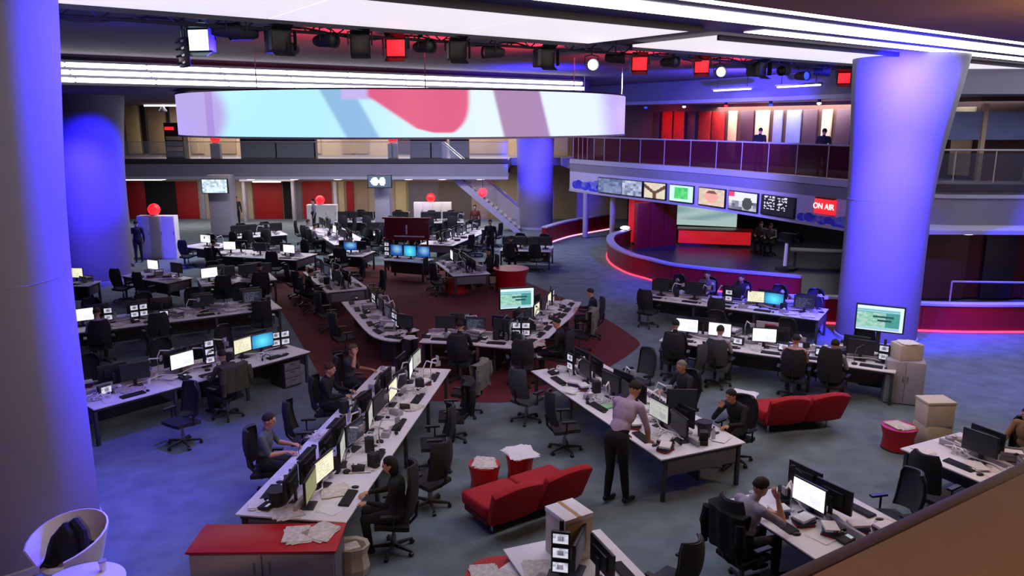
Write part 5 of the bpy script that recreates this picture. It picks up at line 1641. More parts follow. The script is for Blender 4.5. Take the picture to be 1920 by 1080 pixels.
spawn('jacket', K_jacket_grey, 'grey coat over the farthest chair of the lower-centre bench', 'jacket', q, r_ - 0.2)
# grey cabinet with a red top at its near end
cx0, cy0 = P(365, 1003, 0.72)
cb = thing('end_cabinet', 'grey cabinet with a red top at the end of lower-centre bench', 'cabinet', (-2.98, 8.60, 0), 0.02)
obj('body', MB().box((0, 0, 0.345), (1.72, 0.58, 0.69)).mesh('body', M_mgrey, bevel=0.008), cb)
obj('top', MB().box((0, 0.01, 0.705), (1.78, 0.66, 0.03)).mesh('top', M_redplas, bevel=0.006), cb)
for k in range(2):
    dr = obj('door', MB().box((-0.43 + 0.86 * k, -0.298, 0.36), (0.84, 0.018, 0.62)).mesh('door', M_lgrey, bevel=0.004), cb)
    obj('handle', MB().box((-0.43 + 0.86 * k + (0.34 - 0.68 * k), -0.315, 0.5), (0.02, 0.02, 0.14)).mesh('handle', M_steel), dr)
for k, (dx, dy, rz) in enumerate(((0.35, 0.05, 0.4), (0.62, 0.12, -0.3))):
    spawn('newspapers', K_papers[2], ('spread newspaper on the red cabinet top, left one', 'spread newspaper on the red cabinet top, right one')[k], 'newspapers', (-2.98 + dx, 8.60 + dy, 0.722), rz)
# black desk tub, white things on the near end
spawn('newspapers', K_papers[2], 'white newspapers on the near end of the lower-centre bench', 'newspapers', Cc.at(0.14, 0.85), 0.5)
t = thing('pen_tub', 'black round tub at the near end of lower-centre bench', 'tub', Cc.at(0.30, 1.05))
obj('body', MB().lathe([(0, 0), (0.10, 0), (0.12, 0.22), (0.105, 0.22), (0.09, 0.02), (0, 0.02)], 18).mesh('body', M_black2), t)
obj('rim', MB().lathe([(0.118, 0.21), (0.126, 0.215), (0.126, 0.23), (0.108, 0.23)], 18).mesh('rim', M_black), t)
q = P(660, 1075)
t = thing('paper_sack', 'crumpled pale paper sack on the floor by the grey cabinet', 'bag', (q[0], q[1], 0))
obj('sack', MB().lathe([(0, 0), (0.20, 0.0), (0.24, 0.12), (0.21, 0.30), (0.25, 0.42), (0.20, 0.40), (0.16, 0.25), (0, 0.22)], 9, ex=1, ey=0.8).mesh('sack', M_card, smooth=10), t)
obj('contents', MB().box((0, 0, 0.3), (0.22, 0.18, 0.2), rz=0.5).mesh('contents', M_paper2, bevel=0.02), t)

# ---- D: right of centre
Dd = Bench('double office bench right of centre with a standing person', (0.38, 15.04), (2.24, 10.80), 1.6, 'right-centre bench')
Dd.end0 = 'far'
Dd.clutter(40, 8)
Dd.stations([('Db', (-0.45, 0.4, K_chair_g), 'kp'), ('bb', (-0.42, -0.3, K_chair), 'kfh'), ('gb', None, 'kSc')], sidename='from far end, left side of')
Dd.stations([('bb', (-0.5, 0.2, K_chair_g), 'ks'), ('bb', (-0.45, 0.1), 'ksp'), ('b', (-0.45, 0.3), 'ksb')], True, sidename='from far end, right side of')
_p = person('person in lilac shirt and dark trousers standing bent over a bench', (1.60, 10.86, 0), -0.75, 'lean', '#a893ad', trousers='#0e0e14', hair='#15100e', skin=1)
_p.scale = (1.12, 1.12, 1.14)
q, r_ = Dd.seat(1, 3, -0.45, True)
person('person with grey hair in dark jacket at right side of right-centre bench', (q[0], q[1], 0), r_ + 0.1, 'sit', '#22222a', ls=True, hair='#77706c', skin=1)
q, r_ = Dd.seat(2, 3, -0.45, True)
person('person in dark navy top leaning at right-centre bench by the red table', (q[0], q[1], 0), r_ + 0.3, 'sit_phone', '#1a1a26', ls=True, hair='#15100e', skin=1)
spawn('headphones', K_head, 'black headphones on the near end of the right-centre bench', 'headphones', Dd.at(4.3, 0.5), 0.4)
t = thing('pen_tub', 'dark purple tub on the near end of the right-centre bench', 'tub', Dd.at(4.15, 1.15))
obj('body', MB().lathe([(0, 0), (0.10, 0), (0.12, 0.24), (0.105, 0.24), (0.09, 0.02), (0, 0.02)], 18).mesh('body', mat('purple_plastic', '#2a1c38', 0.5)), t)
obj('rim', MB().lathe([(0.118, 0.23), (0.126, 0.235), (0.126, 0.25), (0.108, 0.25)], 18).mesh('rim', M_black), t)
t = thing('monitor', 'tall dark monitor on a post, near end of right-centre bench', 'monitor', Dd.at(3.75, 0.98), Dd.a + 1.1)
cas = obj('casing', MB().box((0, 0, 0.52), (0.50, 0.04, 0.34)).mesh('casing', M_black, bevel=0.008), t)
obj('display', picture('display', 0.46, 0.30, pic_dark, 4, 3, 1.0), cas, (0, -0.022, 0.52))
obj('post', MB().box((0, 0.03, 0.26), (0.06, 0.04, 0.5)).box((0, 0.02, 0.01), (0.26, 0.2, 0.02)).mesh('post', M_black, bevel=0.004), t)

# ---- E and F: right benches
E_ = Bench('long office bench at right with three white monitors', (3.40, 17.26), (7.75, 14.90), 1.35, 'three-white-monitor bench')
E_.clutter(34, 9)
E_.stations([('w', (-0.40, 0.2), 'ks'), ('wP', (-0.42, 0.0, K_chair_g), 'ksS'), ('wP', None, 'kscb'), ('P', None, 'ksp'), ('bD', None, 'ks')], sidename='from left, near side of')
E_.stations([('b', True, 's'), ('b', True, 'sk'), ('b', True, 's')], True, sidename='from left, back of')
q, r_ = E_.seat(0, 5, -0.40)
person('person in black seen from behind at left end of three-white-monitor bench', (q[0], q[1], 0), r_ + 0.2, 'sit', '#0f0e13', ls=True, hair='#120d0b')
q, r_ = E_.seat(1, 5, -0.42)
person('person in pale shirt with dark hair on a grey chair, three-white-monitor bench', (q[0], q[1], 0), r_, 'sit', '#a5a0b4', ls=True, hair='#231b18')
q = E_.at(3.05, -0.40, 0)
spawn('office_chair', K_chair, 'black chair under the person in pink, three-white-monitor bench', 'chair', q, E_.a + 0.1, 'office chairs')
person('person in pink shirt at the right part of three-white-monitor bench', q, E_.a + 0.1, 'sit', '#b9838c', ls=True, hair='#1c1310', skin=1)
q = E_.at(3.80, -0.42, 0)
spawn('office_chair', K_chair_tall, 'high-backed black chair under the person in pale grey, three-white-monitor bench', 'chair', q, E_.a - 0.15, 'office chairs')
person('person in pale grey shirt at the right end of three-white-monitor bench', q, E_.a - 0.15, 'sit', '#8f8ea0', ls=True, hair='#17110f')
q = P(1290, 735)
spawn('office_chair', K_chair_g, 'empty grey swivel chair between right-centre bench and three-white-monitor bench', 'chair', (q[0], q[1], 0), 1.0, 'office chairs')
Ff = Bench('office bench at right nearest the curved red studio wall', (3.60, 21.75), (7.85, 19.15), 1.4, 'studio-side bench')
Ff.clutter(24, 10)
Ff.stations([('b', True, 'ksp'), ('b', None, 'ks'), ('D', True, 'ks'), ('ctc'[:2], None, 'ks'), ('d', None, 'sS')], sidename='from left, near side of')
Ff.stations([('b', True, 'kl'), ('b', (-0.4, 0), 'ksl'), ('b', (-0.4, 0), 'kl'), ('b', True, 'kl'), ('b', True, 'kl')], True, sidename='from left, back of')
for i, (lab, sh) in enumerate((('person in grey facing the camera behind the studio-side bench, left one', '#5c5b66'), ('person in dark top facing the camera behind the studio-side bench, right one', '#24232c'))):
    q, r_ = Ff.seat(1 + i, 5, -0.40, True)
    person(lab, (q[0], q[1], 0), r_, 'sit', sh, ls=True, far=True, hair='#2c1f19')
t = thing('partition', 'grey and red partition board between the two right benches', 'partition', E_.at(2.15, 1.42, 0), E_.a)
obj('board', MB().box((0, 0, 0.62), (0.5, 0.05, 1.0)).mesh('board', M_lgrey, bevel=0.01), t)
obj('poster', MB().box((0.08, -0.03, 0.9), (0.26, 0.012, 0.34)).mesh('poster', M_redplas), t)
obj('foot', MB().box((0, 0, 0.04), (0.5, 0.3, 0.08)).mesh('foot', M_dgrey), t)

# wall televisions on floor stands
def tv(label, x, y, zc, w, h, rz, fn, strength=1.0):
    t = thing('television', label, 'television', (x, y, 0), rz)
    c = obj('casing', MB().box((0, 0, zc), (w, 0.07, h)).mesh('casing', M_black, bevel=0.012), t)
    obj('display', picture('display', w - 0.06, h - 0.06, fn, 40, 26, strength), c, (0, -0.037, zc))
    obj('pole', MB().box((0, 0.07, zc / 2), (0.09, 0.06, zc)).mesh('pole', M_dgrey, bevel=0.01), t)
    obj('foot', MB().box((0, 0.07, 0.02), (0.6, 0.5, 0.04)).mesh('foot', M_dgrey, bevel=0.01), t)
    return t
x_, y_ = 8.0, 16.3
tv('television with green and teal rows beside the large right pillar', x_, y_, depth_at(y_, 597), 0.98, 0.60, -0.50, pic_rundown)
x_, y_ = 0.12, 19.0
tv('television with green and teal rows above the central hub desk', x_, y_, depth_at(y_, 559), 0.92, 0.56, 0.25, pic_rundown)

# ---- grey cabinet with boxes at the right end of E
x_, y_ = P(1702, 760)
t = thing('storage_cabinet', 'grey storage cabinet at the right end of three-white-monitor bench', 'cabinet', (x_, y_ + 0.3, 0), -0.35)
obj('body', MB().box((0, 0, 0.46), (0.72, 0.55, 0.90)).mesh('body', M_lgrey, bevel=0.008), t)
for k in range(2):
    dr = obj('door', MB().box((-0.18 + 0.36 * k, -0.285, 0.46), (0.35, 0.016, 0.86)).mesh('door', M_lgrey, bevel=0.004), t)
    obj('handle', MB().box((-0.04 + 0.08 * k, -0.30, 0.55), (0.015, 0.018, 0.12)).mesh('handle', M_steel), dr)
t = thing('box', 'brown open box of papers on the grey storage cabinet', 'box', (x_ + 0.02, y_ + 0.32, 0.915), 0.1)
obj('carton', MB().box((0, 0, 0.16), (0.50, 0.38, 0.32)).mesh('carton', M_card, bevel=0.006), t)
obj('papers', sheets(6, 0.30, 0.34, 21, M_paper), t, (0, 0, 0.325))

# ---- G: bottom right
Gg = Bench('office bench at bottom right with a person at a white screen', (2.87, 9.55), (3.62, 7.90), 1.62, 'bottom-right bench')
Gg.end0 = 'far'
Gg.clutter(9, 14)
Gg.stations([('w', (-0.36, 0.05, K_chair_tall), 'ks')], sidename='left side of', x0=0.78, pitch=1.5)
Gg.stations([('b', (-0.45, -0.2, K_chair_g), 'ksp')], True, sidename='right side of', x0=0.95, pitch=1.5)
spawn('monitor', monitor_kit('b'), 'dark monitor standing at the far corner of the bottom-right bench', 'monitor', Gg.at(0.40, 0.98), Gg.a + PI + 0.1)
spawn('papers', K_papers[3], 'white sheet beside the keyboard of the bottom-right bench', 'papers', Gg.at(1.25, 0.42), 0.5)
spawn('desk_phone', K_phone, 'black desk phone beside the white screen, bottom-right bench', 'phone', Gg.at(1.42, 0.62), Gg.a)
spawn('paper_cup', K_cup, 'paper cup at the far edge of the bottom-right bench', 'cup', Gg.at(0.16, 0.3), 0)
q = Gg.at(0.78, -0.36, 0)
_p = person('person in pale lilac shirt holding a phone at the bottom-right bench', q, Gg.a + 0.05, 'sit_phone', '#a19bb4', trousers='#15151c', hair='#241811')
_p.scale = (1.08, 1.08, 1.07)
t = spawn('jacket', K_jacket_blk, 'black jacket over the chair at the bottom-right bench', 'jacket', q, Gg.a + 0.05)

# ---- H: far bottom right
Hh = Bench('office bench at the right edge with black monitors and papers', (6.03, 11.23), (6.86, 9.55), 1.45, 'right-edge bench')
Hh.end0 = 'far'
Hh.clutter(9, 15)
Hh.stations([('b', (-0.40, 0.1), 'ks')], sidename='left side of', x0=0.85, pitch=1.5)
Hh.stations([('b', True, 'kp')], True, sidename='right side of', x0=0.80, pitch=1.5)
spawn('papers', K_papers[0], 'white papers near the left corner of the right-edge bench', 'papers', Hh.at(0.25, 0.25), 0.4)
spawn('papers', K_papers[1], 'thick papers in the middle of the right-edge bench', 'papers', Hh.at(0.95, 0.40), 0.2)
spawn('papers', K_papers[3], 'white sheets near the ledge end of the right-edge bench', 'papers', Hh.at(1.45, 0.2), -0.3)
q = Hh.at(0.8, 1.85, 0)
person('person in tan top at the right edge behind black monitors', q, Hh.a + PI, 'sit', '#8a6a4c', ls=True, hair='#2a1d17', skin=1)
# cartons and red table left of it
q = P(1745, 832)
for k, (zz, rz, lab) in enumerate(((0.0, 0.2, 'pale cardboard carton on the floor, bottom of the stack of two'), (0.402, 0.05, 'pale cardboard carton with open lid, top of the stack of two'))):
    t = thing('carton', lab, 'box', (q[0], q[1], zz), rz, 'stacked cartons')
    obj('body', MB().box((0, 0, 0.20), (0.50, 0.40, 0.40)).mesh('body', M_card, bevel=0.006), t)
    obj('tape', MB().box((0, 0, 0.4005), (0.06, 0.402, 0.002)).mesh('tape', M_card2), t)
    if k:
        obj('lid', MB().box((0, 0, 0.43), (0.52, 0.42, 0.05)).mesh('lid', M_card, bevel=0.008), t)
def side_table(label, x, y, h, r, m=M_redplas):
    t = thing('side_table', label, 'side table', (x, y, 0))
    obj('drum', MB().lathe([(0, 0), (r * 0.86, 0), (r * 0.9, 0.02), (r * 0.84, h * 0.5), (r, h - 0.02), (r, h), (0, h)], 26).mesh('drum', m), t)
    obj('foot_ring', MB().lathe([(r * 0.86, 0.0), (r * 0.93, 0.0), (r * 0.93, 0.025), (r * 0.86, 0.025)], 26).mesh('foot_ring', M_dgrey), t)
    return t
x_, y_ = P(1690, 838)
side_table('low red drum table beside the stacked cartons', x_ - 0.1, y_ - 0.05, 0.42, 0.30)
spawn('newspapers', K_papers[2], 'newspapers on the red drum table beside the cartons', 'newspapers', (x_ - 0.1, y_ - 0.05, 0.422), 0.5)

# ---- I: bottom centre
Ii = Bench('office bench at the bottom centre edge piled with papers', (1.80, 7.00), (1.10, 8.80), 1.30, 'bottom-centre bench', double=False)
t = thing('carton', 'tall white carton standing on the bottom-centre bench', 'box', Ii.at(1.55, 0.62), 0.55)
obj('body', MB().box((0, 0, 0.26), (0.38, 0.40, 0.52)).mesh('body', M_card, bevel=0.006), t)
obj('lid', MB().box((0, 0, 0.545), (0.40, 0.42, 0.06)).mesh('lid', M_paper, bevel=0.008), t)
obj('tape', MB().box((0, 0, 0.577), (0.05, 0.42, 0.003)).mesh('tape', M_card2), t)
spawn('monitor_cluster', K_stack, 'column of three small grey screens on the bottom-centre bench', 'monitors', Ii.at(1.12, 0.92), -0.2)
spawn('monitor', monitor_kit('b'), 'black monitor seen edge-on beside the white carton', 'monitor', Ii.at(1.18, 0.66), 1.25)
spawn('monitor', monitor_kit('d'), 'black monitor facing right on the bottom-centre bench', 'monitor', Ii.at(0.9, 0.52), Ii.a)
spawn('keyboard', K_key, 'black keyboard on the bottom-centre bench', 'keyboard', Ii.at(0.95, 0.2), Ii.a)
spawn('papers', K_papers[0], 'white papers at the far corner of the bottom-centre bench', 'papers', Ii.at(1.55, 0.18), 0.3)
for k, (x, y, rz) in enumerate(((1.35, 1.08, 0.3), (1.05, 1.16, -0.4), (0.7, 1.1, 0.6))):
    spawn('newspapers', K_papers[2], 'newspaper heap on the bottom-centre bench, %s from the far end' % ORD[k], 'newspapers', Ii.at(x, y), rz, 'newspaper heaps')
t = side_table('red drum table covered by newspapers at bottom centre edge', -0.12, 7.95, 0.62, 0.42)
for k, (dx, dy, rz) in enumerate(((-0.18, 0.0, 0.4), (0.16, 0.10, -0.5), (0.05, -0.18, 1.0))):
    spawn('newspapers', K_papers[(2, 0, 2)[k]], 'newspaper layer on the red table at bottom edge, %s from left' % ORD[(0, 2, 1)[k]], 'newspapers', (-0.12 + dx, 7.95 + dy, 0.622 + 0.02 * k), rz, 'newspapers on the bottom drum table')
q = P(1256, 1160)
spawn('office_chair', K_chair_g, 'grey mesh swivel chair with its back to the camera at bottom edge', 'chair', (q[0], q[1], 0), 0.75, 'office chairs')

# ---- sofas and red drum tables in the open middle
def sofa(label, x, y, rz, w=1.75):
    t = thing('sofa', label, 'sofa', (x, y, 0), rz)
    hw = w / 2
    for s in (-1, 1):
        obj('seat_cushion', MB().box((s * hw / 2, 0.05, 0.34), (hw - 0.01, 0.66, 0.20)).mesh('seat_cushion', M_redfab, bevel=0.05, seg=3), t)
        def bk(u, v, s=s):
            x0 = s * hw / 2 + (u - 0.5) * (hw - 0.05) * (1 + 0.03 * v)
            return (x0 + s * 0.04 * v, -0.30 - 0.20 * v + 0.05 * math.cos((u - 0.5) * PI) * -1, 0.26 + 0.50 * v + 0.07 * math.sin(u * PI) * v * v)
        obj('backrest', MB().grid(bk, 8, 6, thick=-0.12).mesh('backrest', M_redfab, bevel=0.02), t)
    obj('base', MB().box((0, 0.02, 0.20), (w - 0.06, 0.62, 0.10)).mesh('base', mat('dark_red_base', '#5d0c14', 0.8), bevel=0.02), t)
    for sx in (-1, 1):
        for sy in (-0.22, 0.26):
            obj('leg', MB().cyl((sx * (hw - 0.16), sy, 0), (sx * (hw - 0.16), sy, 0.16), 0.02, n=10).mesh('leg', M_chrome), t)
    return t
sofa('red two-seat sofa with its back to the camera at lower middle', 0.14, 10.55, 0.60, 1.65)
sofa('red two-seat sofa at right behind the right-centre bench', 5.35, 13.95, 0.22, 1.55)
q = P(908, 928)
side_table('red drum table left of the lower sofa, first of the pair', q[0], q[1] + 0.15, 0.46, 0.25)
spawn('newspapers', K_papers[2], 'white newspaper pile on the leftmost red drum table', 'newspapers', (q[0], q[1] + 0.15, 0.462), 0.1)
q = P(975, 912)
side_table('red drum table behind the lower sofa, second of the pair', q[0], q[1] + 0.15, 0.50, 0.23)
K_spread = [('papers', sheets(7, 0.42, 0.50, 33, M_paper), (0, 0, 0), 0, [])]
spawn('newspapers', K_spread, 'wide newspapers overhanging the red drum table behind the lower sofa', 'newspapers', (q[0], q[1] + 0.15, 0.502), 0.3)
q = P(1405, 795)
side_table('red drum table under white papers by the right sofa', q[0] - 0.1, q[1] + 0.25, 0.50, 0.26)
spawn('newspapers', K_spread, 'crumpled white papers on the red drum table by the right sofa', 'newspapers', (q[0] - 0.1, q[1] + 0.25, 0.502), 1.0)
# waste bin and tray by the hub
q = P(972, 700)
t = thing('waste_bin', 'pale grey waste bin under the hub desk edge', 'bin', (q[0], q[1], 0))
obj('body', MB().box((0, 0, 0.30), (0.34, 0.34, 0.58)).mesh('body', M_lgrey, bevel=0.02), t)
obj('lid', MB().box((0, 0, 0.60), (0.36, 0.36, 0.03)).mesh('lid', M_white, bevel=0.01), t)
q = P(1003, 705)
t = thing('stool_table', 'small dark table with a pale tray by the hub', 'side table', (q[0], q[1], 0))
obj('top', MB().box((0, 0, 0.45), (0.42, 0.36, 0.03)).mesh('top', M_black2, bevel=0.006), t)
for sx in (-1, 1):
    for sy in (-1, 1):
        obj('leg', MB().cyl((sx * 0.17, sy * 0.14, 0), (sx * 0.17, sy * 0.14, 0.44), 0.014, n=8).mesh('leg', M_black), t)
spawn('papers', K_papers[1], 'pale papers on the small dark table by the hub', 'papers', (q[0], q[1], 0.467), 0.2)
# free chairs in the aisle
for u, v, rz, kit, lab in ( (345, 835, 2.6, K_chair, 'black swivel chair in front of the turquoise-monitor bench'),):
    q = P(u, v)
    spawn('office_chair', kit, lab, 'chair', (q[0], q[1], 0), rz, 'office chairs')

# ---- white tub chair and round table at bottom left
q = P(142, 1112)
t = thing('tub_chair', 'white shell tub chair at the bottom left with black coat', 'chair', (q[0], q[1], 0), PI - 0.4)
def tub(u, v):
    a = (u - 0.5) * 1.5 * PI
    r = 0.30 + 0.09 * v
    return (r * math.sin(a) * 1.05, -r * math.cos(a) + 0.02, 0.40 + 0.42 * v * (0.45 + 0.55 * math.cos(a * 0.62)))
obj('shell', MB().grid(tub, 18, 6, thick=-0.02).mesh('shell', M_white, smooth=70), t)
obj('seat', MB().lathe([(0, 0.38), (0.30, 0.38), (0.31, 0.42), (0.28, 0.45), (0, 0.46)], 22).mesh('seat', M_white), t)
obj('pedestal', MB().lathe([(0, 0), (0.24, 0), (0.22, 0.02), (0.04, 0.05), (0.035, 0.37), (0.12, 0.39), (0, 0.39)], 20).mesh('pedestal', M_chrome), t)
t.scale = (1.12, 1.12, 1.12)
t2 = thing('coat', 'black coat heaped in the white tub chair', 'coat', (q[0], q[1], 0.505), 0.2)
t2.scale = (1.15, 1.15, 1.35)
obj('heap', MB().grid(lambda u, v: ((u - 0.5) * 0.46, (v - 0.5) * 0.42, 0.02 + 0.30 * max(0, 1 - ((u - .5) ** 2 + (v - .5) ** 2) * 4.2) ** 0.7 + 0.02 * math.sin(u * 17) * math.cos(v * 13)), 14, 14, thick=0.02).mesh('heap', mat('black_coat_cloth', '#121116')), t2)
obj('sleeve', MB().tube([(0.05, 0.05, 0.30), (0.16, -0.06, 0.24), (0.20, -0.14, 0.10)], [0.06, 0.055, 0.045], 8).mesh('sleeve', mat('black_coat_cloth', '#121116')), t2)
q = P(152, 1096, 0.7)
t = thing('round_table', 'white round cafe table at the bottom left edge', 'table', (q[0], q[1] + 0.0, 0))
obj('tabletop', MB().lathe([(0, 0.68), (0.42, 0.68), (0.45, 0.69), (0.45, 0.705), (0.43, 0.715), (0, 0.715)], 36).mesh('tabletop', M_white), t)
obj('column', MB().cyl((0, 0, 0.02), (0, 0, 0.68), 0.035, n=14).mesh('column', M_chrome), t)
obj('foot', MB().lathe([(0, 0), (0.26, 0), (0.25, 0.02), (0.04, 0.05), (0, 0.05)], 26).mesh('foot', M_chrome), t)
spawn('paper_cup', K_cup, 'paper cup on the white round cafe table', 'cup', (q[0] + 0.12, q[1] + 0.25, 0.716), 0)

# ---- J: curved hub desk
def curved_desk(label, outer, width, z=0.73):
    t = thing('hub_desk', label, 'desk', (*outer[0], 0), 0)
    o = outer[0]
    L = smooth_line([(x - o[0], y - o[1]) for x, y in outer], 3)
    for i in range(0, len(L) - 1, 3):
        sg = L[i:i + 4]
        obj('worktop', ribbon(MB(), sg, 0.0, -width, z - 0.025, z).mesh('worktop', M_white), t)
        obj('front_panel', ribbon(MB(), sg, -width + 0.06, -width + 0.10, 0.05, z - 0.03).mesh('front_panel', M_edge), t)
    obj('edge_frame', ribbon(MB(), L, -0.04, -width + 0.1, z - 0.07, z - 0.026).mesh('edge_frame', M_edge), t)
    obj('spine_rail', ribbon(MB(), L, -width * 0.70, -width * 0.70 - 0.05, z, z + 0.07).mesh('spine_rail', M_lgrey), t)
    lgm = MB().box((0, 0, (z - 0.07) / 2), (0.06, 0.5, z - 0.07)).mesh('leg_panel', M_edge)
    for i in range(0, len(L), 3):
        a = math.atan2(L[min(i + 1, len(L) - 1)][1] - L[max(i - 1, 0)][1], L[min(i + 1, len(L) - 1)][0] - L[max(i - 1, 0)][0])
        c = offset(L, -width * 0.5)[i]
        obj('leg_panel', lgm, t, (c[0], c[1], 0), a)
    return t
z7 = 0.73
JL = [P(640, 566, z7), P(662, 593, z7), P(691, 625, z7), P(720, 637, z7), P(749, 639, z7)]
JR = [P(786, 641, z7), P(871, 645, z7), P(918, 649, z7), P(990, 653, z7), P(1020, 640, z7), P(1050, 612, z7), P(1075, 590, z7), P(1090, 566, z7)]
curved_desk('curved left wing of the central hub desk', JL, 1.15)
curved_desk('curved main run of the central hub desk below the television', JR, 1.2)
def hub_stations(line, n, codes, desc, chairs, width=1.2, extras='ksp', t0=0.06, t1=0.94):
    for i in range(n):
        t = t0 + (t1 - t0) * i / max(1, n - 1)
        x, y, a = on_line(smooth_line(line, 3), t)
        # left of travel is the inside of the hub
        nx, ny = -math.sin(a), math.cos(a)
        where = '%s seat from left, %s' % (ORD[i], desc)
        c = codes[i % len(codes)]
        mx, my = x + nx * width * 0.62, y + ny * width * 0.62
        if c in LOOK:
            spawn('monitor', monitor_kit(c, 0.48, 0.31), '%s, %s' % (LOOK[c], where), 'monitor', (mx, my, z7), a + rnd.uniform(-.15, .15), 'desk monitors')
        elif c == 'q':
            spawn('monitor_cluster', K_quad, 'cluster of four small screens, %s' % where, 'monitors', (mx, my, z7), a, 'small screen clusters')
        else:
            spawn('monitor_cluster', K_duo, 'pair of stacked small screens, %s' % where, 'monitors', (mx, my, z7), a, 'small screen clusters')
        dx, dy = math.cos(a), math.sin(a)
        spawn('keyboard', K_key, 'black keyboard, %s' % where, 'keyboard', (x + nx * 0.24, y + ny * 0.24, z7), a + rnd.uniform(-.1, .1), 'keyboards')
        if 's' in extras:
            spawn('papers', rnd.choice(K_papers), 'loose papers, %s' % where, 'papers', (x + nx * 0.38 + dx * 0.36, y + ny * 0.38 + dy * 0.36, z7), rnd.uniform(-1, 1), 'papers on the desks')
        if 'p' in extras and i % 2 == 0:
            spawn('desk_phone', K_phone, 'black desk phone, %s' % where, 'phone', (x + nx * 0.40 - dx * 0.38, y + ny * 0.40 - dy * 0.38, z7), a, 'desk phones')
        if i in chairs:
            p_ = chairs[i]
            cx, cy = x - nx * 0.42, y - ny * 0.42
            spawn('office_chair', K_chair, 'black mesh swivel chair, %s' % where, 'chair', (cx, cy, 0), a + 0.1, 'office chairs')
            if p_:
                person(p_[0], (cx, cy, 0), a + 0.1, p_[2] if len(p_) > 2 else 'sit', p_[1], ls=True, hair='#17110f', far=True)
hub_stations(JL, 6, 'bqbdqb', 'left wing of hub desk', {0: None, 3: None}, 1.15)
hub_stations(JR, 11, 'bdbqbdbcbcD', 'main run of hub desk',
             {1: ('person in dark clothes seen from behind at left of hub desk', '#15141b'), 3: None, 4: ('person in black seen from behind at middle of hub desk', '#0f0f15', 'sit_turn'), 7: None,
              9: ('person in dark blue coat at the right end of hub desk', '#14142a')}, 1.2)
x, y, a = on_line(smooth_line(JR, 3), 0.676)
spawn('jacket', K_jacket_grey, 'grey coat over a chair at the right bend of hub desk', 'jacket', (x + math.sin(a) * 0.42, y - math.cos(a) * 0.42, 0), a + 0.1)
# second ring of small monitors on inner edge
for i in range(7):
    x, y, a = on_line(smooth_line(JR, 3), 0.1 + 0.12 * i)
    nx, ny = -math.sin(a), math.cos(a)
    spawn('monitor', monitor_kit('b', 0.48, 0.31), 'dark monitor back facing the camera on inner hub edge, %s from left' % ORD[i], 'monitor', (x + nx * 1.02, y + ny * 1.02, z7), a + PI + rnd.uniform(-.2, .2), 'desk monitors')
# red round table inside the hub
q = P(958, 560)
side_table('large red round table behind the hub television', q[0], q[1] + 1.5, 0.74, 0.62)
# laptop-like black boxes in hub: red pouf
q = P(855, 552)
t = side_table('red round pouf on the carpet inside the hub', q[0], q[1] + 0.3, 0.42, 0.45, M_redfab)

# ---- K, L, M: arms behind the hub
Kk = Bench('bench running away at the left of the hub', (-7.06, 25.6), (-5.5, 22.4), 1.3, 'left hub arm')
Kk.end0 = 'far'
Kk.clutter(22, 11)
Kk.stations([('bb', True, 'ks'), ('dq', True, 'ks'), ('bb', True, 'ksS')], sidename='from far end, left side of')
Kk.stations([('bb', True, 'ks'), ('bb', None, 'ks'), ('bd', True, 'ksS')], True, sidename='from far end, right side of')
Ll = Bench('bench behind the hub television reaching to the centre', (-2.78, 27.5), (-1.95, 24.9), 1.3, 'centre hub arm')
Ll.end0 = 'far'
Ll.clutter(22, 12)
Ll.stations([('w', None, 'ks'), ('bb', True, 'ks'), ('b', True, 's')], sidename='from far end, left side of')
Ll.stations([('bb', True, 'ks'), ('bb', True, 'ks'), ('bd', None, 'sS')], True, sidename='from far end, right side of')
Mm = Bench('central desk carrying three blue screens', (-4.75, 27.9), (-3.2, 27.3), 0.9, 'three-blue-screen desk', double=False)
for k, c in enumerate('utu'):
    Mm.put(monitor_kit(c, 0.52, 0.42), 'monitor', '%s blue screen of the three on the central desk' % ('left', 'middle', 'right')[k], 'monitor', 0.30 + 0.56 * k, 0.55, group='central blue screens')
Mm.put(K_stack, 'monitor_cluster', 'column of small screens left of the three blue screens', 'monitors', -0.08, 0.5, z=0.73)
t = thing('display_board', 'maroon board with white mark above the three blue screens', 'board', (-4.05, 29.6, 0), -0.15)
obj('panel', MB().box((0, 0, 1.65), (1.75, 0.10, 0.75)).mesh('panel', mat('maroon_board', '#6d1026', 0.5), bevel=0.02), t)
obj('frame', MB().box((0, -0.02, 2.05), (1.9, 0.14, 0.06)).box((0, -0.02, 1.25), (1.9, 0.14, 0.06)).mesh('frame', M_redgloss), t)
obj('mark', MB().box((0, -0.056, 1.62), (0.06, 0.01, 0.36)).box((0.1, -0.056, 1.36), (1.2, 0.01, 0.05)).mesh('mark', M_paper), t)
for s in (-1, 1):
    obj('post', MB().cyl((s * 0.8, 0.02, 0), (s * 0.8, 0.02, 1.3), 0.04, n=10).mesh('post', M_dgrey), t)
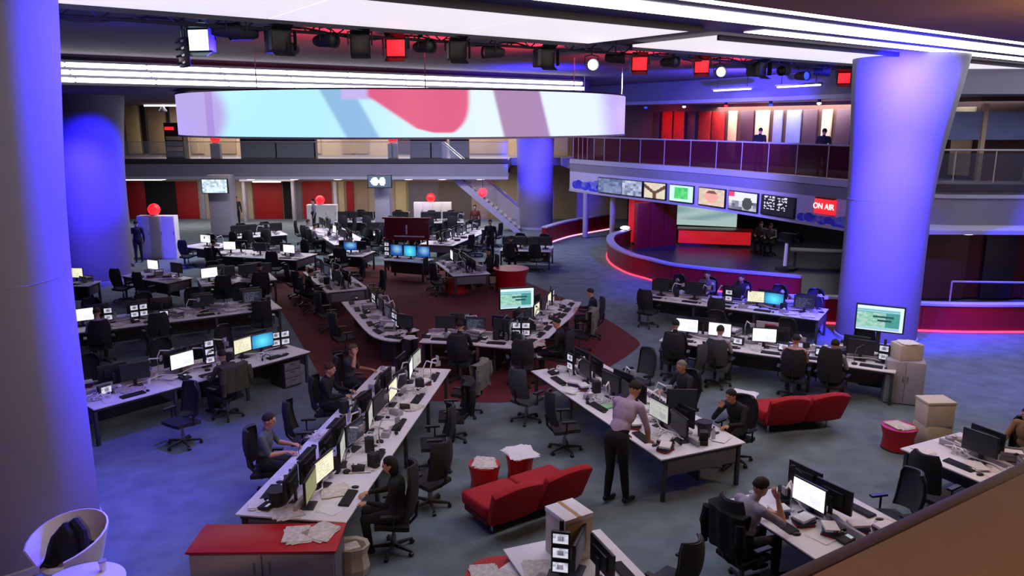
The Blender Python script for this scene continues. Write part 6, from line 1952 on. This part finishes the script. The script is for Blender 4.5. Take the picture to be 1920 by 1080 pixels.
# ---- far benches
def far_bench(label, desc, p0, p1, depth, near, back=(), **kw):
    b = Bench(label, p0, p1, depth, desc, plain=True, **kw)
    b.clutter(max(4, int(b.L * 4)), len(label))
    if near:
        b.stations(near, sidename='from left, near side of')
    if back:
        b.stations(back, True, sidename='from left, back of')
    return b
P1 = far_bench('short desk at far left with a cream monitor', 'cream-monitor desk', (-14.5, 23.3), (-13.05, 23.3), 0.8, [('c', True, 'ks')], double=False)
P1b = far_bench('desk at far left with one white monitor', 'single-white-monitor desk', P(226, 517, z7), P(312, 531, z7), 1.0, [('w', True, 'ks'), ('b', True, 's')], double=False)
P2 = far_bench('double bench of dark monitors behind the second left bench', 'dark-monitor bench', P(378, 537, z7), P(520, 524, z7), 1.5, [('wb', True, 'ks'), ('bb', True, 'ksS')], [('b', True, 's'), ('b', True, 's')])
P3 = far_bench('bench with two white monitors left of the maroon board', 'two-white-monitor bench', P(385, 478, z7), P(555, 488, z7), 1.5, [('w', True, 'ks'), ('b', None, 's'), ('w', True, 'ksP')], [('b', True, ''), ('b', True, 's')])
P4 = far_bench('bench with one white monitor near the white cabinet', 'white-cabinet bench', P(338, 462, z7), P(392, 468, z7), 1.4, [('w', True, 's')], [('b', True, '')])
N1 = far_bench('angled bench receding at left of the maroon board', 'receding left bench', (-9.9, 37.0), (-7.3, 31.4), 1.5, [('bb', True, 's'), ('bb', True, 's'), ('wb', True, 's'), ('bb', None, 's')], [('bb', True, ''), ('bb', True, 's'), ('bb', True, '')])
N2 = far_bench('angled bench receding at right of the maroon board', 'receding right bench', (-2.4, 31.2), (-0.9, 36.2), 1.5, [('bb', True, 's'), ('bd', True, 's'), ('dq', True, 's'), ('bb', True, 's')], [('bb', True, 's'), ('bb', True, 's'), ('bb', True, '')])
O1 = far_bench('bench of dark monitors in front of the distant pillar', 'distant-pillar bench', (-0.5, 30.0), (1.5, 29.7), 1.5, [('bb', True, 's'), ('bb', True, 's')], [('bb', True, ''), ('bb', True, '')])
Q1 = far_bench('far bench under the left hanging screen', 'left-screen bench', P(440, 447, z7), P(540, 440, z7), 1.4, [('bb', True, 's'), ('bb', True, 's'), ('b', None, 's')], [('bb', True, ''), ('bb', True, '')])
Q2 = far_bench('far bench under the middle hanging screen', 'middle-screen bench', (-9.0, 38.8), (-5.2, 38.6), 1.4, [('bb', True, 's'), ('bb', True, 's'), ('bb', True, 's')], [('bb', True, ''), ('bb', True, '')])
Q3 = far_bench('far bench before the staircase', 'staircase bench', (-4.6, 38.4), (-2.4, 38.6), 1.4, [('bb', True, 's'), ('bb', True, 's')], [('bb', True, ''), ('bb', True, '')])
Q4 = far_bench('bench between the maroon board and the middle hanging screen', 'behind-board bench', (-6.5, 34.2), (-4.3, 33.8), 1.5, [('bb', True, 's'), ('q', True, 's'), ('bb', True, 's')], [('bb', True, ''), ('bb', True, ''), ('bb', True, '')])
Q5 = far_bench('small bench between left hub arm and the maroon board', 'maroon-board bench', (-7.0, 28.9), (-5.6, 28.6), 1.3, [('u', True, 's')], [('bb', True, '')])
# ---- red dome lamps on white cabinets
def dome_lamp(label, x, y, z):
    t = thing('dome_lamp', label, 'lamp', (x, y, z))
    obj('socket', MB().lathe([(0, 0), (0.16, 0), (0.16, 0.05), (0, 0.05)], 18).mesh('socket', M_lgrey), t)
    obj('globe', MB().ball((0, 0, 0.25), 0.25, 20, 12).mesh('globe', M_red_emit), t)
def white_cabinet(label, x, y, w, h, rz=0):
    t = thing('white_cabinet', label, 'cabinet', (x, y, 0), rz)
    k = max(1, round(w / 0.6))
    obj('carcass', MB().box((0, 0.02, h / 2), (w, 0.42, h)).mesh('carcass', M_white, bevel=0.01), t)
    for i in range(k):
        d = obj('door', MB().box((-w / 2 + w / k * (i + 0.5), -0.2, h / 2 + 0.02), (w / k - 0.012, 0.018, h - 0.08)).mesh('door', M_white, bevel=0.004), t)
        obj('handle', MB().box((-w / 2 + w / k * (i + 0.9), -0.22, h * 0.6), (0.02, 0.02, 0.14)).mesh('handle', M_steel), d)
for u, v0, v1, wpx, lab in ((302, 404, 484, 70, 'far left'), (606, 392, 424, 56, 'behind the receding left bench'), (812, 382, 412, 70, 'right of the middle hanging screen')):
    x, y = P(u, v1)
    if y > 44:
        y = 44
        x = (u - 960) / FPX * 44.2
    h = max(1.2, depth_at(y, v0))
    w = wpx / FPX * y
    white_cabinet('white cabinet carrying a red glowing globe, %s' % lab, x, y, w, h)
    dome_lamp('red glowing globe lamp on the white cabinet %s' % lab, x - 0.1, y, h + 0.002)
for u, v, Y, lab in ((905, 368, 40.6, 'hanging before the stair at the back'),):
    x = (u - 960) / FPX * (Y * 0.977 + 0.7)
    zc = depth_at(Y, v)
    t = thing('pendant_globe', 'red glowing globe %s' % lab, 'lamp', (x, Y, zc))
    obj('globe', MB().ball((0, 0, 0.2), 0.24, 20, 12).mesh('globe', M_red_emit), t)
    obj('rod', MB().cyl((0, 0, 0.4), (0, 0, 2.78 - zc), 0.02, n=8).mesh('rod', M_dgrey), t)
for u, Y, lab in ((408, 41.2, 'red globe lamp on the back balcony left of the ring'), (738, 41.2, 'red globe lamp on the back balcony under the ring')):
    x = (u - 960) / FPX * 40.8
    dome_lamp(lab, x, Y, 4.55)
    t = thing('globe_stand', 'grey stand below the %s' % lab, 'stand', (x, Y, 3.72))
    obj('post', MB().box((0, 0, 0.42), (0.5, 0.3, 0.82)).mesh('post', M_mgrey, bevel=0.01), t)
    obj('base', MB().box((0, 0, 0.02), (0.6, 0.4, 0.04)).mesh('base', M_dgrey), t)
# ---- hanging screens at the back and the white column
def pic_feed(k):
    def fn(u, v, i, j):
        h = hash2(i // 2, j // 2, k)
        if k == 1 and (math.hypot((u - .28) / .18, (v - .5) / .36) < 1 or math.hypot((u - .62) / .15, (v - .5) / .36) < 1):
            return (0.9, 0.95, 1.0)
        return (0.30 + 0.45 * h, 0.42 + 0.45 * h, 0.55 + 0.4 * h) if k == 0 else (0.08, 0.12, 0.2)
    return fn
for k, (u, v, wpx, hpx, lab) in enumerate(((402, 349, 48, 27, 'hanging screen with bluish feeds at the back left'), (712, 340, 44, 24, 'hanging screen with two bright discs at the back'))):
    Y = 38.0
    x = (u - 960) / FPX * (Y * 0.977 + 0.6)
    t = thing('hanging_screen', lab, 'screen', (x, Y, depth_at(Y, v)), 0.0)
    w, h = wpx / FPX * 39, hpx / FPX * 39
    c = obj('casing', MB().box((0, 0, 0), (w, 0.12, h)).mesh('casing', M_black, bevel=0.015), t)
    obj('display', picture('display', w - 0.08, h - 0.08, pic_feed(k), 24, 14, 1.0), c, (0, -0.065, 0))
    obj('bracket', MB().box((0, 0.2, -0.1), (0.2, 0.4, 0.1)).mesh('bracket', M_dgrey), t)
    t = thing('white_column', 'pale square column behind the %s' % ('left hanging screen', 'hanging screen with discs')[k], 'column', (x, Y + 0.85, 0))
    obj('shaft', MB().box((0, 0, 1.6), (1.1 if k == 0 else 0.75, 0.8, 3.2 if False else 3.0)).mesh('shaft', M_lgrey, bevel=0.02), t)
    obj('plinth', MB().box((0, 0, 0.06), (1.2 if k == 0 else 0.85, 0.9, 0.12)).mesh('plinth', M_dgrey), t)

# ---- people further away
far_people = [('person in black standing beside the far left white cabinet', P(262, 492), 0, 0.4, 'stand', '#121118'),
              ('person in black jacket standing in the dark doorway, left one', (-15.6, 41.5), 0, 2.6, 'stand', '#15131a'),
              ('person in dark suit standing in the dark doorway, right one', (-14.9, 41.8), 0, -2.4, 'stand', '#1c1a24'),
              ('person in pale shirt standing near the white framed portal', (-10.4, 40.5), 0, 2.0, 'stand', '#8d8fa8'),
              ('person in blue shirt standing behind the maroon board', (-5.2, 32.4), 0, 2.9, 'stand', '#3f4a78'),
              ('person in grey standing among benches right of the maroon board', (-4.1, 31.6), 0, 2.4, 'stand', '#5d5a66'),
              ('person in dark top standing at the distant-pillar bench', (-0.9, 31.9), 0, 2.9, 'stand', '#1b1a24'),
              ('person in red-brown top standing behind the receding right bench', (-1.8, 37.6), 0, 2.9, 'stand', '#5a2a26')]
for lab, (x, y), z, rz, pose, sh in far_people:
    person(lab, (x, y, z), rz, pose, sh, ls=True, far=True, hair='#17110f')
for i, (b, s, n, far_, sh, lab) in enumerate(((N1, 1, 4, False, '#5a5a68', 'person in grey seated at the receding left bench'), (N1, 2, 4, False, '#9a98aa', 'person in white seated at the receding left bench'), (Ll, 1, 3, True, '#22222c', 'person in black seated at right side of centre hub arm'),
                                              (Kk, 2, 3, False, '#14141c', 'person in black seated at the left hub arm'), (Q4, 1, 3, True, '#34425e', 'person in blue seated behind the maroon board'), (O1, 0, 2, False, '#15151c', 'person in black seated at the distant-pillar bench'),
                                              (P3, 0, 3, False, '#1a1920', 'person in dark top seated at the two-white-monitor bench'), (P2, 1, 2, False, '#2c2a38', 'person in plum top seated at the dark-monitor bench'))):
    q, r_ = b.seat(s, n, -0.36, far_)
    person(lab, q, r_, 'sit', sh, ls=True, far=True, hair='#1a1310')
# presenters in the studio on stools
for u, v, sh, lab in ((1424, 474, '#6a5a50', 'presenter in brown seated in the studio, left one'), (1442, 478, '#7d7480', 'presenter in grey seated in the studio, right one')):
    x, y = P(u, v, 0.1)
    person(lab, (x, y, 0.1), 2.6, 'sit', sh, ls=True, far=True, hair='#3a281e', skin=3)
    spawn('office_chair', K_chair, 'dark studio chair under the %s' % lab, 'chair', (x, y, 0.1), 2.6, 'studio chairs')
# upper floor people and furniture
for t_, off, sh, lab in ((0.62, -1.6, '#15141e', 'person in black standing behind the maroon glass, left one'), (0.80, -1.8, '#1a1826', 'person in black standing behind the maroon glass, middle one'), (0.92, -1.5, '#3a3a52', 'person in slate top standing behind the maroon glass, right one')):
    x, y, a = on_line(offset(EDGE_R, off), t_)
    person(lab, (x, y, 3.72), a + 0.5, 'stand', sh, ls=True, far=True)
def shelf_unit(label, x, y, z, w, h, m, rz=0, n=3):
    t = thing('shelf_unit', label, 'shelf', (x, y, z), rz)
    for s in (-1, 1):
        obj('side_panel', MB().box((s * (w / 2 - 0.02), 0, h / 2), (0.04, 0.4, h)).mesh('side_panel', m), t)
    obj('back_panel', MB().box((0, 0.19, h / 2), (w - 0.06, 0.02, h)).mesh('back_panel', M_black2), t)
    for k in range(n):
        obj('shelf', MB().box((0, 0, 0.04 + (h - 0.06) * k / (n - 1)), (w - 0.08, 0.38, 0.035)).mesh('shelf', m), t)
    return t
for u0, u1, lab, m in ((455, 595, 'dark low shelf on the back balcony under the ring, left one', M_dgrey), (770, 838, 'dark low shelf on the back balcony under the ring, middle one', ML_dark), (845, 880, 'brown low shelf on the back balcony under the ring, right one', mat('brown_wood', '#5a4028', 0.7))):
    xa, xb = (u0 - 960) / FPX * 42, (u1 - 960) / FPX * 42
    shelf_unit(lab, (xa + xb) / 2, 42.5, 3.72, xb - xa, 1.15, m)
x = (342 - 960) / FPX * 42
t = thing('equipment_rack', 'dark equipment trolley with a red light on the back balcony', 'rack', (x, 42.0, 3.72))
obj('frame', MB().box((0, 0, 0.95), (1.0, 0.6, 1.9)).mesh('frame', M_black2, bevel=0.02), t)
for k in range(4):
    obj('unit', MB().box((0, -0.31, 0.25 + 0.28 * k), (0.85, 0.04, 0.2)).mesh('unit', (M_mgrey, M_cream)[k % 2], bevel=0.005), t)
obj('red_light', MB().box((-0.2, -0.32, 1.6), (0.45, 0.05, 0.16)).mesh('red_light', M_red_emit), t)
x = (322 - 960) / FPX * 42
t = thing('chandelier', 'small white ceiling lamp over the back balcony at left', 'lamp', (x, 42.0, 6.56))
obj('bar', MB().box((0, 0, -0.06), (1.9, 0.12, 0.08)).mesh('bar', M_white_emit), t)
obj('lamp_head', MB().lathe([(0.05, 0), (0.22, -0.25), (0.18, -0.3), (0, -0.3)], 14, c=(0, 0, -0.08)).mesh('lamp_head', M_lgrey), t)
x = (362 - 960) / FPX * 41
t = thing('wall_sign', 'round blue sign on a pale post on the back balcony', 'sign', (x, 41.0, 3.72))
obj('post', MB().box((0, 0, 1.2), (0.12, 0.12, 2.4)).mesh('post', M_cream), t)
obj('disc', MB().cyl((0, -0.08, 2.5), (0, -0.14, 2.5), 0.24, n=22).mesh('disc', M_print1), t)
# ---- small things on all the benches and on the hub desk
for b in BENCHES:
    b.fill()
def hub_clutter(line, n, desc, width, seed):
    q = random.Random(seed)
    L = smooth_line(line, 3)
    occ, found = [], []
    for i in range(n):
        kind, kit, cat = q.choice(CLUTTER)
        r = CRAD[kind]
        for tr in range(10):
            t = q.uniform(0.03, 0.97)
            x, y, a = on_line(L, t)
            d = q.uniform(0.42, width - 0.08 - r)
            if abs(d - width * 0.62) < 0.10 or abs(d - width * 0.72) < 0.06:
                continue
            px, py = x - math.sin(a) * d, y + math.cos(a) * d
            if all(math.hypot(px - u, py - v) > r + c for u, v, c in occ):
                occ.append((px, py, r))
                found.append((t, px, py, kind, kit, cat))
                break
    seen = {}
    for t, px, py, kind, kit, cat in sorted(found, key=lambda e: e[0]):
        k = seen[kind] = seen.get(kind, 0) + 1
        spawn(kind.replace(' ', '_'), kit, '%s %s counted from the left along the %s' % (ORD[k - 1], CL_LOOK[kind], desc), cat, (px, py, z7), q.uniform(-3, 3), 'desk clutter')
hub_clutter(JL, 16, 'left wing of hub desk', 1.15, 4)
hub_clutter(JR, 44, 'main run of hub desk', 1.2, 9)

dup_labels = [k for k, v in LABELS.items() if len(v) > 1]
if dup_labels:
    print('DUPLICATE LABELS', dup_labels[:20], len(dup_labels))
long_labels = [k for k in LABELS if not 4 <= len(k.split()) <= 16]
if long_labels:
    print('LABEL LENGTH', long_labels[:20], len(long_labels))
